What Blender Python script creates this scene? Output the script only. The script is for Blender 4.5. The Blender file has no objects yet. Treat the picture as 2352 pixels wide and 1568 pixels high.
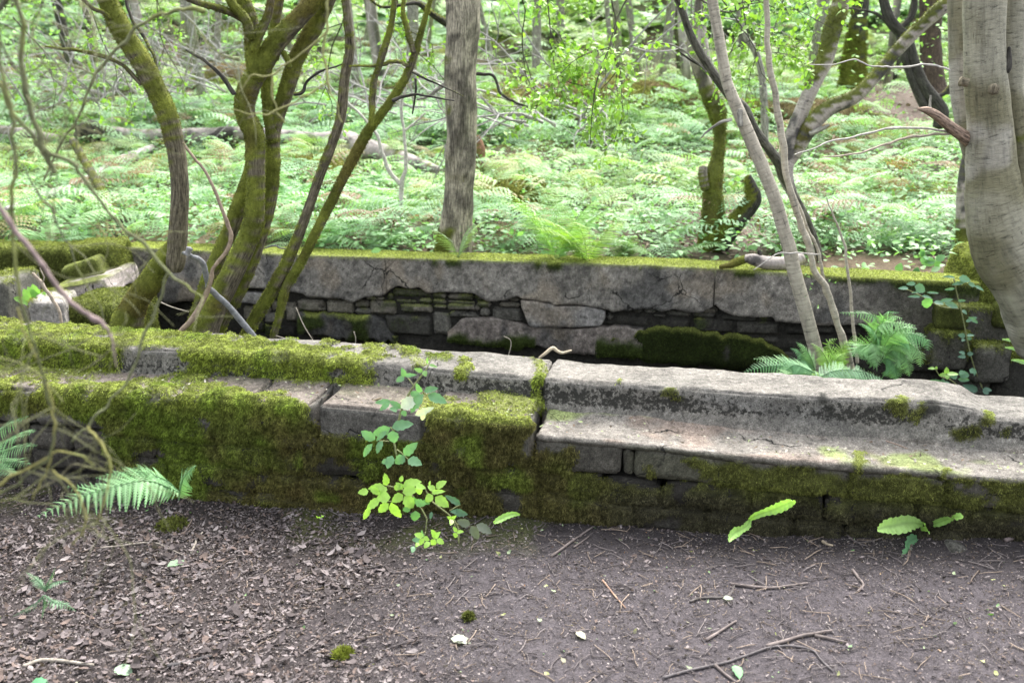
import bpy, math, random
import numpy as np
from math import radians, pi
S = bpy.context.scene
COL = S.collection
R = np.random.default_rng(7)
random.seed(7)

# ---------------------------------------------------------------- camera
PITCH, CAMZ = 15.0, 1.6
cd = bpy.data.cameras.new('camera')
cd.lens = 35.0; cd.sensor_width = 36.0; cd.clip_start = 0.05; cd.clip_end = 500
cd.dof.use_dof = True; cd.dof.focus_distance = 3.9; cd.dof.aperture_fstop = 3.2
cam = bpy.data.objects.new('camera', cd); COL.objects.link(cam)
cam.location = (0, 0, CAMZ); cam.rotation_euler = (radians(90 - PITCH), 0, 0)
S.camera = cam
# ---------------------------------------------------------------- world, sun, exposure (bright overcast)
SUN_EL, SUN_AZ = 52.0, 18.0       # azimuth from +Y towards +X
w = bpy.data.worlds.new('World'); S.world = w; w.use_nodes = True
nt = w.node_tree; bg = nt.nodes['Background']
sky = nt.nodes.new('ShaderNodeTexSky'); sky.sky_type = 'NISHITA'; sky.sun_disc = False
sky.sun_elevation = radians(SUN_EL); sky.sun_rotation = radians(SUN_AZ)
sky.dust_density = 5.0; sky.air_density = 1.0; sky.ozone_density = 0.6
hs = nt.nodes.new('ShaderNodeHueSaturation'); hs.inputs['Saturation'].default_value = .28   # thin overcast: whiter than clear blue
nt.links.new(sky.outputs[0], hs.inputs['Color']); nt.links.new(hs.outputs[0], bg.inputs['Color']); bg.inputs['Strength'].default_value = 0.15
sl = bpy.data.lights.new('sun', 'SUN'); sl.energy = 1.2; sl.angle = radians(58); sl.color = (1, .97, .92)
so = bpy.data.objects.new('sun', sl); COL.objects.link(so)
so.rotation_euler = (radians(90 - SUN_EL), 0, radians(180 - SUN_AZ))
so.location = (5, 20, 30)
S.view_settings.view_transform = 'Standard'; S.view_settings.look = 'None'
S.view_settings.exposure = 2.32; S.view_settings.gamma = 1.0
S.cycles.max_bounces = 6; S.cycles.diffuse_bounces = 3; S.cycles.glossy_bounces = 2
S.cycles.transmission_bounces = 4; S.cycles.transparent_max_bounces = 4
S.cycles.use_denoising = True
S.cycles.caustics_reflective = False; S.cycles.caustics_refractive = False

# ---------------------------------------------------------------- photograph geometry (pixels of the 2352x1568 view)
FP = 35 / 36 * 2352; _a = -radians(PITCH); _th = math.atan(.225)
U = np.array([math.cos(_th), -math.sin(_th)]); Vd = np.array([math.sin(_th), math.cos(_th)])
def ray(x, y):
    x = np.asarray(x, float); y = np.asarray(y, float)
    c0 = (x - 1176) / FP; c2 = -(y - 784) / FP
    return np.stack([c0, math.cos(_a) - c2 * math.sin(_a), math.sin(_a) + c2 * math.cos(_a)], -1)
def at(x, y, Y):
    r = ray(x, y); return r * (np.asarray(Y) / r[..., 1])[..., None] + np.array([0, 0, CAMZ])
def onv(x, y, v):                       # pixel -> (u, z) on the vertical plane v
    r = ray(x, y); t = v / (r[..., :2] @ Vd)
    return (r[..., :2] @ U) * t, CAMZ + r[..., 2] * t
def onz(x, y, z):
    r = ray(x, y); t = (z - CAMZ) / r[..., 2]; return r * t[..., None] + np.array([0, 0, CAMZ])
def proj(P):
    P = np.asarray(P); x = P[..., 0]; y = P[..., 1]; z = P[..., 2] - CAMZ
    d = y * math.cos(_a) + z * math.sin(_a); h = -y * math.sin(_a) + z * math.cos(_a)
    d = np.where(d < .05, .05, d)
    return 1176 + FP * x / d, 784 - FP * h / d
def uvz(u, v, z):
    u, v, z = np.broadcast_arrays(u, v, z)
    return np.stack([u * U[0] + v * Vd[0], u * U[1] + v * Vd[1], z], -1).astype(float)
def crop(f, ox, oy):
    return lambda pts: [((p[0] * f + ox), (p[1] * f + oy)) + tuple(q * f for q in p[2:]) for p in pts]
K1 = crop(.504, 0, 0); K2 = crop(.504, 781, 0); K3 = crop(.504, 1562, 0); K4 = crop(.504, 0, 716.7); K6 = crop(.504, 1562, 551)
Q1 = crop(.2738, 0, 459.4); Q2 = crop(.2738, 551.3, 514.5); Q3 = crop(.2738, 1148.5, 514.5); Q4 = crop(.2738, 1709, 514.5)
B1 = crop(.2738, 0, 826.9); B2 = crop(.2738, 597.2, 826.9); B3 = crop(.2738, 1148.5, 882.1); B4 = crop(.2738, 1709, 882.1)

# ---------------------------------------------------------------- numpy noise
def _h(i, j, k, s):
    n = (i.astype(np.int64) * 374761393 + j.astype(np.int64) * 668265263 + k.astype(np.int64) * 1274126177 + s * 974634777) & 0xffffffff
    n = ((n ^ (n >> 13)) * 1274126177) & 0xffffffff
    return ((n ^ (n >> 16)) & 0xffffff) / 16777215.0
def vn(P, s=0):
    P = np.asarray(P, float); f = np.floor(P); t = P - f; t = t * t * (3 - 2 * t); f = f.astype(np.int64); r = 0
    for dx in (0, 1):
        for dy in (0, 1):
            for dz in (0, 1):
                wgt = (t[..., 0] if dx else 1 - t[..., 0]) * (t[..., 1] if dy else 1 - t[..., 1]) * (t[..., 2] if dz else 1 - t[..., 2])
                r = r + wgt * _h(f[..., 0] + dx, f[..., 1] + dy, f[..., 2] + dz, s)
    return r
def fbm(P, sc, o=3, s=0):
    P = np.asarray(P, float) * sc; r = 0; a = .5; tot = 0
    for i in range(o):
        r = r + a * vn(P, s + i); tot += a; a *= .5; P = P * 2.03 + 11.7
    return r / tot                      # 0..1
def ss(x, a, b):
    t = np.clip((x - a) / (b - a), 0, 1); return t * t * (3 - 2 * t)
def mix(a, b, t):
    return np.asarray(a) * (1 - t[..., None]) + np.asarray(b) * t[..., None]
def inpoly(px, py, poly, soft=8):       # soft 0..1 inside mask
    poly = np.asarray(poly, float)[:, :2]; ins = np.zeros(px.shape, bool); d = np.full(px.shape, 1e9)
    n = len(poly)
    for i in range(n):
        x0, y0 = poly[i]; x1, y1 = poly[(i + 1) % n]
        with np.errstate(divide='ignore', invalid='ignore'):
            ins ^= ((y0 > py) != (y1 > py)) & (px < (x1 - x0) * (py - y0) / (y1 - y0 + 1e-9) + x0)
        ex, ey = x1 - x0, y1 - y0; t = np.clip(((px - x0) * ex + (py - y0) * ey) / (ex * ex + ey * ey + 1e-9), 0, 1)
        d = np.minimum(d, np.hypot(px - x0 - t * ex, py - y0 - t * ey))
    return ss(np.where(ins, d, -d), -soft, soft)

# ---------------------------------------------------------------- object helpers
def unit(v): return v / (np.linalg.norm(v, axis=-1, keepdims=True) + 1e-12)
LOC = {}
def thing(name, label, cat, loc, group=None):
    o = bpy.data.objects.new(name, None); COL.objects.link(o); o.location = tuple(map(float, loc)); o.empty_display_size = .1
    o['label'] = label; o['category'] = cat; LOC[o.name] = np.array(loc, float)
    if group: o['group'] = group
    return o
def tag(o, label, cat, group=None, kind=None):
    o['label'] = label; o['category'] = cat
    if group: o['group'] = group
    if kind: o['kind'] = kind
    return o
def kind(o, k): o['kind'] = k; return o
def mk(name, V, F, mat, col=None, parent=None, bk=None, smooth=True, label=None):
    V = np.asarray(V, float).reshape(-1, 3)
    off = np.zeros(3)
    if parent is not None: off = LOC[parent.name]
    Fs = F if isinstance(F, list) else [F]
    Fs = [np.asarray(f, np.int32) for f in Fs if len(f)]
    me = bpy.data.meshes.new(name)
    if parent is None:                       # origin at the bottom centre of the thing
        off = np.array([(V[:, 0].min() + V[:, 0].max()) / 2, (V[:, 1].min() + V[:, 1].max()) / 2, V[:, 2].min()])
    me.vertices.add(len(V)); me.vertices.foreach_set('co', (V - off).astype(np.float32).ravel())
    loops = np.concatenate([f.ravel() for f in Fs]); me.loops.add(len(loops)); me.loops.foreach_set('vertex_index', loops)
    tot = np.concatenate([np.full(len(f), f.shape[1], np.int32) for f in Fs])
    st = np.concatenate([[0], np.cumsum(tot)[:-1]]).astype(np.int32)
    me.polygons.add(len(tot)); me.polygons.foreach_set('loop_start', st)
    try: me.polygons.foreach_set('loop_total', tot)
    except Exception: pass
    me.polygons.foreach_set('use_smooth', np.full(len(tot), bool(smooth)))
    if col is not None:
        col = np.asarray(col, float); col = np.broadcast_to(col, (len(V), col.shape[-1]))
        if col.shape[1] == 3: col = np.concatenate([col, np.ones((len(V), 1))], 1)
        a = me.attributes.new('Col', 'FLOAT_COLOR', 'POINT')
        a.data.foreach_set('color', np.clip(col, 0, 1).astype(np.float32).ravel())
    if bk is not None:
        a = me.attributes.new('bk', 'FLOAT_VECTOR', 'POINT'); a.data.foreach_set('vector', np.asarray(bk, np.float32).ravel())
    me.update(calc_edges=True); me.validate()
    if mat: me.materials.append(mat)
    o = bpy.data.objects.new(name, me); COL.objects.link(o)
    if parent is not None:
        o.parent = parent; LOC[o.name] = np.array(off)
    else:
        o.location = tuple(off); LOC[o.name] = off
    if label: o['label'] = label
    return o
def reloc(o):                                 # children of mesh parts keep world coordinates
    return o
class Acc:                                    # collects meshes into one
    def __init__(s): s.V = []; s.F = {}; s.C = []; s.B = []; s.n = 0
    def add(s, V, F, C, B=None):
        V = np.asarray(V).reshape(-1, 3); s.V.append(V)
        for f in (F if isinstance(F, list) else [F]):
            f = np.asarray(f)
            if len(f): s.F.setdefault(f.shape[1], []).append(f + s.n)
        s.C.append(np.broadcast_to(np.asarray(C, float), V.shape)); s.B.append(V if B is None else B); s.n += len(V)
    def mk(s, name, mat, parent=None, smooth=True, label=None, bk=False):
        if not s.V: return None
        return mk(name, np.concatenate(s.V), [np.concatenate(f) for f in s.F.values()], mat, np.concatenate(s.C), parent,
                  np.concatenate(s.B) if bk else None, smooth, label)

# ---------------------------------------------------------------- materials
def newmat(name):
    m = bpy.data.materials.new(name); m.use_nodes = True; n = m.node_tree; n.nodes.clear()
    out = n.nodes.new('ShaderNodeOutputMaterial'); return m, n, out
def N(n, t, **k):
    x = n.nodes.new(t)
    for a, b in k.items():
        if a in x.inputs.keys(): x.inputs[a].default_value = b
        else: setattr(x, a, b)
    return x
def attr(n, nm): return N(n, 'ShaderNodeAttribute', attribute_name=nm)
def noise(n, vec, scale, detail=4, rough=.6):
    x = N(n, 'ShaderNodeTexNoise'); x.inputs['Scale'].default_value = scale; x.inputs['Detail'].default_value = detail
    x.inputs['Roughness'].default_value = rough
    if vec is not None: n.links.new(vec, x.inputs['Vector'])
    return x.outputs['Fac']
def ramp(n, fac, stops):
    r = N(n, 'ShaderNodeValToRGB'); e = r.color_ramp.elements
    while len(e) < len(stops): e.new(.5)
    for i, (p, c) in enumerate(stops):
        e[i].position = p; e[i].color = (c, c, c, 1) if not hasattr(c, '__len__') else tuple(c) + (1,)
    n.links.new(fac, r.inputs[0]); return r.outputs[0]
def mixc(n, mode, fac, a, b):
    x = N(n, 'ShaderNodeMix', data_type='RGBA', blend_type=mode)
    for s, v in ((x.inputs[0], fac), (x.inputs[6], a), (x.inputs[7], b)):
        if isinstance(v, (int, float)): s.default_value = v
        elif isinstance(v, tuple): s.default_value = v + (1,)
        else: n.links.new(v, s)
    return x.outputs[2]
def principled(n, out, col, rough=.85, spec=.3, bump=None, bs=.3, bd=.01, trans=0, tcol=None):
    b = N(n, 'ShaderNodeBsdfPrincipled'); b.inputs['Roughness'].default_value = rough
    b.inputs['Specular IOR Level'].default_value = spec
    n.links.new(col, b.inputs['Base Color'])
    if bump is not None:
        u = N(n, 'ShaderNodeBump'); u.inputs['Strength'].default_value = bs; u.inputs['Distance'].default_value = bd
        n.links.new(bump, u.inputs['Height']); n.links.new(u.outputs[0], b.inputs['Normal'])
    if trans:
        t = N(n, 'ShaderNodeBsdfTranslucent'); n.links.new(tcol or col, t.inputs['Color'])
        a = N(n, 'ShaderNodeMixShader'); a.inputs[0].default_value = trans
        n.links.new(b.outputs[0], a.inputs[1]); n.links.new(t.outputs[0], a.inputs[2]); n.links.new(a.outputs[0], out.inputs[0])
    else: n.links.new(b.outputs[0], out.inputs[0])
def m_stone():
    m, n, o = newmat('weathered_stone'); c = attr(n, 'Col').outputs['Color']; g = N(n, 'ShaderNodeTexCoord').outputs['Object']
    a = ramp(n, noise(n, g, 9, 6, .7), [(.25, .5), (.5, 1), (.75, 1.45)])
    b = ramp(n, noise(n, g, 48, 6, .8), [(.34, .30), (.46, .9), (.56, 1.15), (.66, 1.9)])
    f = ramp(n, noise(n, g, 190, 4, .75), [(.35, .5), (.65, 1.5)])
    c = mixc(n, 'MULTIPLY', 1.0, c, a); c = mixc(n, 'MULTIPLY', .85, c, b); c = mixc(n, 'MULTIPLY', .85, c, f)
    sep = N(n, 'ShaderNodeSeparateXYZ'); n.links.new(attr(n, 'bk').outputs['Vector'], sep.inputs[0])   # x: how spotted with dark lichen
    s = noise(n, g, 58, 6, .72); ad = N(n, 'ShaderNodeMath', operation='MULTIPLY_ADD'); ad.inputs[1].default_value = .22; n.links.new(sep.outputs[0], ad.inputs[0]); n.links.new(s, ad.inputs[2])
    sm = ramp(n, ad.outputs[0], [(.67, 0), (.73, .9)]); c = mixc(n, 'MIX', sm, c, (.020, .020, .017))
    w_ = N(n, 'ShaderNodeTexNoise'); w_.inputs['Scale'].default_value = 6; w_.inputs['Detail'].default_value = 6; n.links.new(g, w_.inputs['Vector'])
    dv = N(n, 'ShaderNodeVectorMath', operation='MULTIPLY_ADD'); dv.inputs[1].default_value = (.25, .25, .25); n.links.new(w_.outputs['Color'], dv.inputs[0]); n.links.new(g, dv.inputs[2])
    vo = N(n, 'ShaderNodeTexVoronoi', feature='DISTANCE_TO_EDGE'); vo.inputs['Scale'].default_value = 2.6; n.links.new(dv.outputs[0], vo.inputs['Vector'])
    cr = ramp(n, vo.outputs['Distance'], [(.004, 1), (.010, 0)]); mk_ = ramp(n, noise(n, g, 3, 2, .5), [(.50, 0), (.56, 1)]); cr = mixc(n, 'MULTIPLY', 1.0, cr, mk_)
    c = mixc(n, 'MIX', cr, c, (.022, .021, .019))
    h = noise(n, g, 60, 8, .8); h2 = N(n, 'ShaderNodeMath', operation='MULTIPLY_ADD'); h2.inputs[1].default_value = -.6; n.links.new(cr, h2.inputs[0]); n.links.new(h, h2.inputs[2])
    principled(n, o, c, .9, .2, h2.outputs[0], .9, .011); return m
def m_moss():
    m, n, o = newmat('moss'); c = attr(n, 'Col').outputs['Color']; g = N(n, 'ShaderNodeTexCoord').outputs['Object']
    a = ramp(n, noise(n, g, 55, 4, .75), [(.36, .35), (.5, 1.0), (.64, 1.8)])
    c = mixc(n, 'MULTIPLY', 1.0, c, a); principled(n, o, c, .9, .1, trans=.25); return m
def m_leaf(name, rough=.5, spec=.4, trans=.35):
    m, n, o = newmat(name); c = attr(n, 'Col').outputs['Color']; g = N(n, 'ShaderNodeTexCoord').outputs['Object']
    a = ramp(n, noise(n, g, 40, 3, .6), [(.3, .85), (.7, 1.15)])
    c = mixc(n, 'MULTIPLY', 1.0, c, a)
    t = mixc(n, 'MULTIPLY', 1.0, c, (1.15, 1.3, .5))
    principled(n, o, c, rough, spec, trans=trans, tcol=t); return m
def m_soil(name, sc=1.0):
    m, n, o = newmat(name); c = attr(n, 'Col').outputs['Color']; g = N(n, 'ShaderNodeTexCoord').outputs['Object']
    a = ramp(n, noise(n, g, 18 * sc, 6, .75), [(.3, .6), (.7, 1.4)]); b = ramp(n, noise(n, g, 160 * sc, 4, .7), [(.3, .5), (.7, 1.5)])
    c = mixc(n, 'MULTIPLY', 1.0, c, a); c = mixc(n, 'MULTIPLY', 1.0, c, b)
    principled(n, o, c, .95, .15, noise(n, g, 120 * sc, 6, .8), .9, .008); return m
def m_bark():
    m, n, o = newmat('furrowed_bark'); at_ = attr(n, 'Col'); c = at_.outputs['Color']; al = at_.outputs['Alpha']; k = attr(n, 'bk').outputs['Vector']
    mp = N(n, 'ShaderNodeMapping'); n.links.new(k, mp.inputs[0]); mp.inputs['Scale'].default_value = (70, 14, 70)
    f = noise(n, mp.outputs[0], 1, 5, .7); a = ramp(n, f, [(.36, .28), (.48, .9), (.66, 1.8)])
    g = N(n, 'ShaderNodeTexCoord').outputs['Object']; b = ramp(n, noise(n, g, 45, 4, .7), [(.3, .65), (.7, 1.35)])
    c = mixc(n, 'MULTIPLY', al, c, a); c = mixc(n, 'MULTIPLY', 1.0, c, b)
    principled(n, o, c, .9, .2, f, .7, .008); return m
def m_birch():
    m, n, o = newmat('birch_bark'); at_ = attr(n, 'Col'); c = at_.outputs['Color']; al = at_.outputs['Alpha']; k = attr(n, 'bk').outputs['Vector']
    def mp(sx, sy):
        x = N(n, 'ShaderNodeMapping'); n.links.new(k, x.inputs[0]); x.inputs['Scale'].default_value = (sx, sy, sx); return x.outputs[0]
    f = noise(n, mp(7, 75), 1, 5, .75); a = ramp(n, f, [(.33, .3), (.43, .85), (.6, 1.05), (.75, 1.2)])
    b = ramp(n, noise(n, mp(13, 6), 1, 5, .7), [(.3, .6), (.5, 1), (.7, 1.2)])
    s = ramp(n, noise(n, mp(40, 18), 1, 3, .6), [(.27, .35), (.36, 1)])
    c = mixc(n, 'MULTIPLY', al, c, a); c = mixc(n, 'MULTIPLY', 1.0, c, b); c = mixc(n, 'MULTIPLY', al, c, s)
    principled(n, o, c, .7, .3, f, .8, .008); return m
STONE = m_stone(); MOSS = m_moss(); LEAF = m_leaf('leaf'); FERN = m_leaf('fern_leaf', .55, .35, .3); DRY = m_leaf('dry_leaf', .85, .15, .08)
SOIL = m_soil('soil'); HILLM = m_soil('hill_soil', .4); BARK = m_bark(); BIRCH = m_birch()
def m_twig():
    m, n, o = newmat('twig_bark'); c = attr(n, 'Col').outputs['Color']; g = N(n, 'ShaderNodeTexCoord').outputs['Object']
    a = ramp(n, noise(n, g, 60, 4, .7), [(.3, .6), (.7, 1.35)]); principled(n, o, mixc(n, 'MULTIPLY', 1.0, c, a), .85, .2); return m
TWIG = m_twig()

# ---------------------------------------------------------------- shape builders
def catmull(P, n_per):
    P = np.asarray(P, float)
    if len(P) == 2: 
        t = np.linspace(0, 1, n_per + 1)[:, None]; return P[0] * (1 - t) + P[1] * t
    Q = np.vstack([2 * P[0] - P[1], P, 2 * P[-1] - P[-2]]); out = []
    for i in range(1, len(Q) - 2):
        t = np.linspace(0, 1, n_per, endpoint=False)[:, None]
        a, b, c, d = Q[i - 1], Q[i], Q[i + 1], Q[i + 2]
        out.append(.5 * ((2 * b) + (-a + c) * t + (2 * a - 5 * b + 4 * c - d) * t ** 2 + (-a + 3 * b - 3 * c + d) * t ** 3))
    return np.vstack(out + [P[-1:]])
def tube(P, r, seg=10, per=6, lump=.0, freq=8, seed=0, ribs=0):
    """P (n,3), r (n,) -> V, F list, bk"""
    A = catmull(np.column_stack([P, r]), per); P = A[:, :3]; r = np.maximum(A[:, 3], .0006)
    T = unit(np.gradient(P, axis=0)); up = np.array([0.3, -1, .1]) if abs(T[0][1]) < .9 else np.array([1., 0, 0])
    Nn = np.zeros_like(P); x = unit(np.cross(T[0], up)); 
    for i in range(len(P)):
        x = unit(x - T[i] * (x @ T[i])); Nn[i] = x
    Bn = np.cross(T, Nn); th = np.linspace(0, 2 * pi, seg, endpoint=False)
    D = Nn[:, None] * np.cos(th)[None, :, None] + Bn[:, None] * np.sin(th)[None, :, None]
    L = np.concatenate([[0], np.cumsum(np.linalg.norm(np.diff(P, axis=0), axis=1))])
    base = P[:, None] + D * r[:, None, None]
    rr = np.ones(base.shape[:2])
    if lump: rr = rr + lump * 2 * (fbm(base, freq, 3, seed) - .5)
    if ribs: rr = rr + ribs * np.sin(th * 3 + 2.5 * fbm(P, 2, 2, seed)[:, None] * 3)[:, :]
    V = P[:, None] + D * (r[:, None] * rr)[..., None]
    n = len(P); i = np.arange(n - 1)[:, None] * seg; j = np.arange(seg)[None]; j2 = (j + 1) % seg
    F = np.stack([i + j, i + j2, i + seg + j2, i + seg + j], -1).reshape(-1, 4)
    bk = np.stack([np.broadcast_to(np.cos(th)[None] , (n, seg)) * r.mean() * 2.2, np.broadcast_to(L[:, None], (n, seg)), np.broadcast_to(np.sin(th)[None], (n, seg)) * r.mean() * 2.2], -1)
    V = V.reshape(-1, 3); bk = bk.reshape(-1, 3); m = len(V)
    c0 = P[0] - T[0] * r[0] * .4; c1 = P[-1] + T[-1] * r[-1] * .4
    V = np.vstack([V, c0, c1]); bk = np.vstack([bk, bk[0], bk[-1]])
    jj = np.arange(seg); k2 = (jj + 1) % seg
    T0 = np.stack([np.full(seg, m), k2, jj], -1); e = (n - 1) * seg
    T1 = np.stack([np.full(seg, m + 1), e + jj, e + k2], -1)
    return V, [F, np.vstack([T0, T1])], bk
def jag(P, r, amp, seed=0):
    """kinks a smooth polyline the way real twigs kink"""
    A = catmull(np.column_stack([P, r]), 3); P, r = A[:, :3].copy(), A[:, 3].copy(); g = np.random.default_rng(abs(int(seed))); st = np.linalg.norm(np.diff(P, axis=0), axis=1).mean()
    P[1:-1] += g.normal(0, 1, P[1:-1].shape) * st * amp; r = r * (1 + .22 * g.random(len(r)) * (g.random(len(r)) < .4)); return P, r
def px_path(pts, Y):                     # pixel polyline with pixel widths -> 3D points, radii
    p = np.array([q[:2] for q in pts], float); w_ = np.array([q[2] for q in pts], float)
    if np.isscalar(Y): Y = np.full(len(p), float(Y))
    elif len(Y) == 2 and len(p) != 2: Y = np.linspace(Y[0], Y[1], len(p))
    Y = np.asarray(Y, float); P = at(p[:, 0], p[:, 1], Y); return P, w_ / 2 / FP * np.linalg.norm(P - np.array([0, 0, CAMZ]), axis=1)
def leaves(P, D, Nn, L, W, tmpl, col, jit=0.0, curl=None):
    """many leaves at once from a template (verts t,s,h ; faces)"""
    tv, tf = tmpl; n = len(P); P = np.asarray(P, float); D = unit(np.asarray(D, float)); Sd = unit(np.cross(D, Nn)); N2 = np.cross(Sd, D)
    L = np.broadcast_to(L, (n,)); W = np.broadcast_to(W, (n,))
    h = tv[None, :, 2] * np.ones((n, 1))
    if curl is not None: h = h + curl[:, None] * (tv[None, :, 0] ** 2 + .6 * tv[None, :, 1] ** 2)
    V = P[:, None] + D[:, None] * (tv[None, :, 0] * L[:, None])[..., None] + Sd[:, None] * (tv[None, :, 1] * W[:, None])[..., None] + N2[:, None] * (h * L[:, None])[..., None]
    k = len(tv); F = (tf[None] + (np.arange(n) * k)[:, None, None]).reshape(-1, tf.shape[1])
    C = np.broadcast_to(np.asarray(col, float), (n, 3)) if np.ndim(col) < 3 else col
    C = np.repeat(C, k, 0)
    return V.reshape(-1, 3), F, C
T_DIA = (np.array([[0, 0, 0], [.45, .5, -.06], [1, 0, -.1], [.45, -.5, -.06]], float), np.array([[0, 1, 2], [0, 2, 3]]))
def t_ovate(n=7, ser=.04, fold=.12, wmax=.42):
    t = np.linspace(0, 1, n); prof = np.sin(pi * np.clip(t, 0, 1) ** .75) ** .8 * .5; v = []
    v = [(a, 0, -.15 * a * a) for a in t]
    for sg in (1, -1):
        for i in range(1, n - 1): v.append((t[i] + .03, sg * prof[i] * (1 + ser * (-1) ** i), -.15 * t[i] ** 2 + fold * prof[i]))
    f = []
    for q, sg in enumerate((1, -1)):
        b = n + q * (n - 2); L = [0] + [b + i for i in range(n - 2)] + [n - 1]
        for i in range(n - 1):
            a = [i, i + 1, L[i + 1], L[i]]
            if sg < 0: a = a[::-1]
            a2 = [a[0], a[1], a[2]], [a[0], a[2], a[3]]
            for tr in a2:
                if len(set(tr)) == 3: f.append(tr)
    return np.array(v, float), np.array(f)
T_OV = t_ovate(9, .10, .14); T_OVS = t_ovate(5, 0, .1)
T_SH = [(np.array([[0, -.1, 0], [.3, .42, .05], [.62, .3, -.03], [1, .05, .08], [.7, -.38, .04], [.28, -.5, -.04]]), np.array([[0, 1, 5], [1, 2, 5], [2, 4, 5], [2, 3, 4]])),
        (np.array([[0, 0, .03], [.2, .5, -.03], [.55, .22, .06], [1, .3, 0], [.8, -.3, .06], [.4, -.45, -.02]]), np.array([[0, 1, 2], [0, 2, 5], [2, 4, 5], [2, 3, 4]])),
        (np.array([[0, .05, 0], [.5, .5, .1], [1, -.05, 0], [.5, -.35, .02]]), np.array([[0, 1, 2], [0, 2, 3]]))]
def t_pinna(k=5, tooth=.5):
    v = [(0, 0, 0)]; f = []
    for i in range(k):                    # k lobes each side, single triangles on a thin spine
        t0 = i / k; t1 = (i + .95) / k; wd = .5 * (1 - t0) ** .8
        for sg in (1, -1):
            b = len(v); v += [(t0, 0, 0), (t1, 0, -.02), (t0 + .55 / k + .06, sg * wd, -.03)]
            f.append([b, b + 1, b + 2] if sg > 0 else [b, b + 2, b + 1])
    return np.array(v, float), np.array(f)
T_PM = t_pinna(6); T_PF = t_pinna(10)
def leafy(mat, name, parent, P, D, Nn, L, W, tmpl, col, curl=None):
    V, F, C = leaves(P, D, Nn, L, W, tmpl, col, curl=curl); return mk(name, V, F, mat, C, parent)
def frond_arc(acc, C3, half, npin, tmpl, col, nrm, prof='fern', rs=.0016, droop=.15, lean=.35, rng=R, wr=.22):
    """pinnae along an explicit 3D curve"""
    A = catmull(C3, 12); L = np.concatenate([[0], np.cumsum(np.linalg.norm(np.diff(A, axis=0), axis=1))]); tt = np.linspace(.08, .985, npin)
    P = np.stack([np.interp(tt * L[-1], L, A[:, i]) for i in range(3)], -1); T = unit(np.gradient(P, axis=0))
    nr = unit(np.asarray(nrm, float)); Sd = unit(np.cross(T, nr)); N2 = np.cross(Sd, T)
    pr = (np.clip(tt / .35, 0, 1) ** .6 * (1 - tt) ** .75 * 1.25 + .02) if prof == 'fern' else ((1 - tt) ** .8 * 1.0 + .02)
    for sg in (1, -1):
        D = Sd * sg + T * lean - N2 * droop + rng.normal(0, .06, P.shape); Ln = half * pr * (1 + rng.normal(0, .06, npin))
        V, F, C = leaves(P, D, N2 + rng.normal(0, .12, P.shape), Ln, Ln * wr + .004, tmpl, np.asarray(col) * (1 + rng.normal(0, .12, (npin, 1))), curl=np.full(npin, -.18))
        acc.add(V, F, C)
    V, F, _ = tube(A[::2], np.linspace(rs * 1.4, rs * .4, len(A[::2])), 4, 1); acc.add(V, F, np.asarray(col) * .8)
def scatter(V, F, wt, n, rng=R):
    """random surface points: returns pos, normal, vertex-interp function"""
    F = np.vstack([np.vstack([f[:, :3], f[:, [0, 2, 3]]]) if f.shape[1] == 4 else f for f in (F if isinstance(F, list) else [F])])
    a, b, c = V[F[:, 0]], V[F[:, 1]], V[F[:, 2]]; nn = np.cross(b - a, c - a); ar = np.linalg.norm(nn, axis=1) / 2
    p = ar * wt[F].mean(1); p = np.where(p > 1e-12, p, 0); s = p.sum()
    if s <= 0: return None
    k = rng.choice(len(F), n, p=p / s); r1 = np.sqrt(rng.random(n)); r2 = rng.random(n); wa, wb, wc = 1 - r1, r1 * (1 - r2), r1 * r2
    I = lambda X: X[F[k, 0]] * wa[:, None] + X[F[k, 1]] * wb[:, None] + X[F[k, 2]] * wc[:, None]
    return I(V), unit(nn[k]), I, s
def blades(P, Nn, col, L, W, down=.35, rnd=.5, rng=R):
    """short moss shoots"""
    n = len(P); D = unit(Nn * .8 + np.array([0, 0, -down]) + rng.normal(0, rnd, (n, 3))); L = L * (.6 + .8 * rng.random(n))
    Sd = unit(np.cross(D, rng.normal(0, 1, (n, 3)))); b = P - Nn * .002
    V = np.stack([b - Sd * W / 2, b + Sd * W / 2, b + D * L[:, None] * .55 + Sd * W * .4 , b + D * L[:, None] + np.array([0, 0, -1.]) * (L * down * .5)[:, None]], 1)
    F = np.arange(n)[:, None] * 4; F = np.concatenate([F + np.array([[0, 1, 2]]), F + np.array([[0, 2, 3]])])
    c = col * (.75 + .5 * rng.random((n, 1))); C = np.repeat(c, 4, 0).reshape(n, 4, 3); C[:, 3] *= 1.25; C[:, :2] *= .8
    return V.reshape(-1, 3), F, C.reshape(-1, 3)
def boxgrid(nu, nv, nz):
    Vs = []; Fs = []; n = 0
    for ax, (na, nb), (ia, ib) in ((0, (nv, nz), (1, 2)), (1, (nu, nz), (0, 2)), (2, (nu, nv), (0, 1))):
        for sd in (0, 1):
            a, b = np.meshgrid(np.linspace(0, 1, na + 1), np.linspace(0, 1, nb + 1), indexing='ij')
            P = np.zeros(a.shape + (3,)); P[..., ia] = a; P[..., ib] = b; P[..., ax] = sd
            i = np.arange(na)[:, None] * (nb + 1) + np.arange(nb)[None]; q = np.stack([i, i + nb + 1, i + nb + 2, i + 1], -1).reshape(-1, 4)
            flip = (sd == 1) ^ (ax == 1)
            if not flip: q = q[:, ::-1]
            Vs.append(P.reshape(-1, 3)); Fs.append(q + n); n += P.size // 3
    return np.vstack(Vs), np.vstack(Fs)
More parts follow.
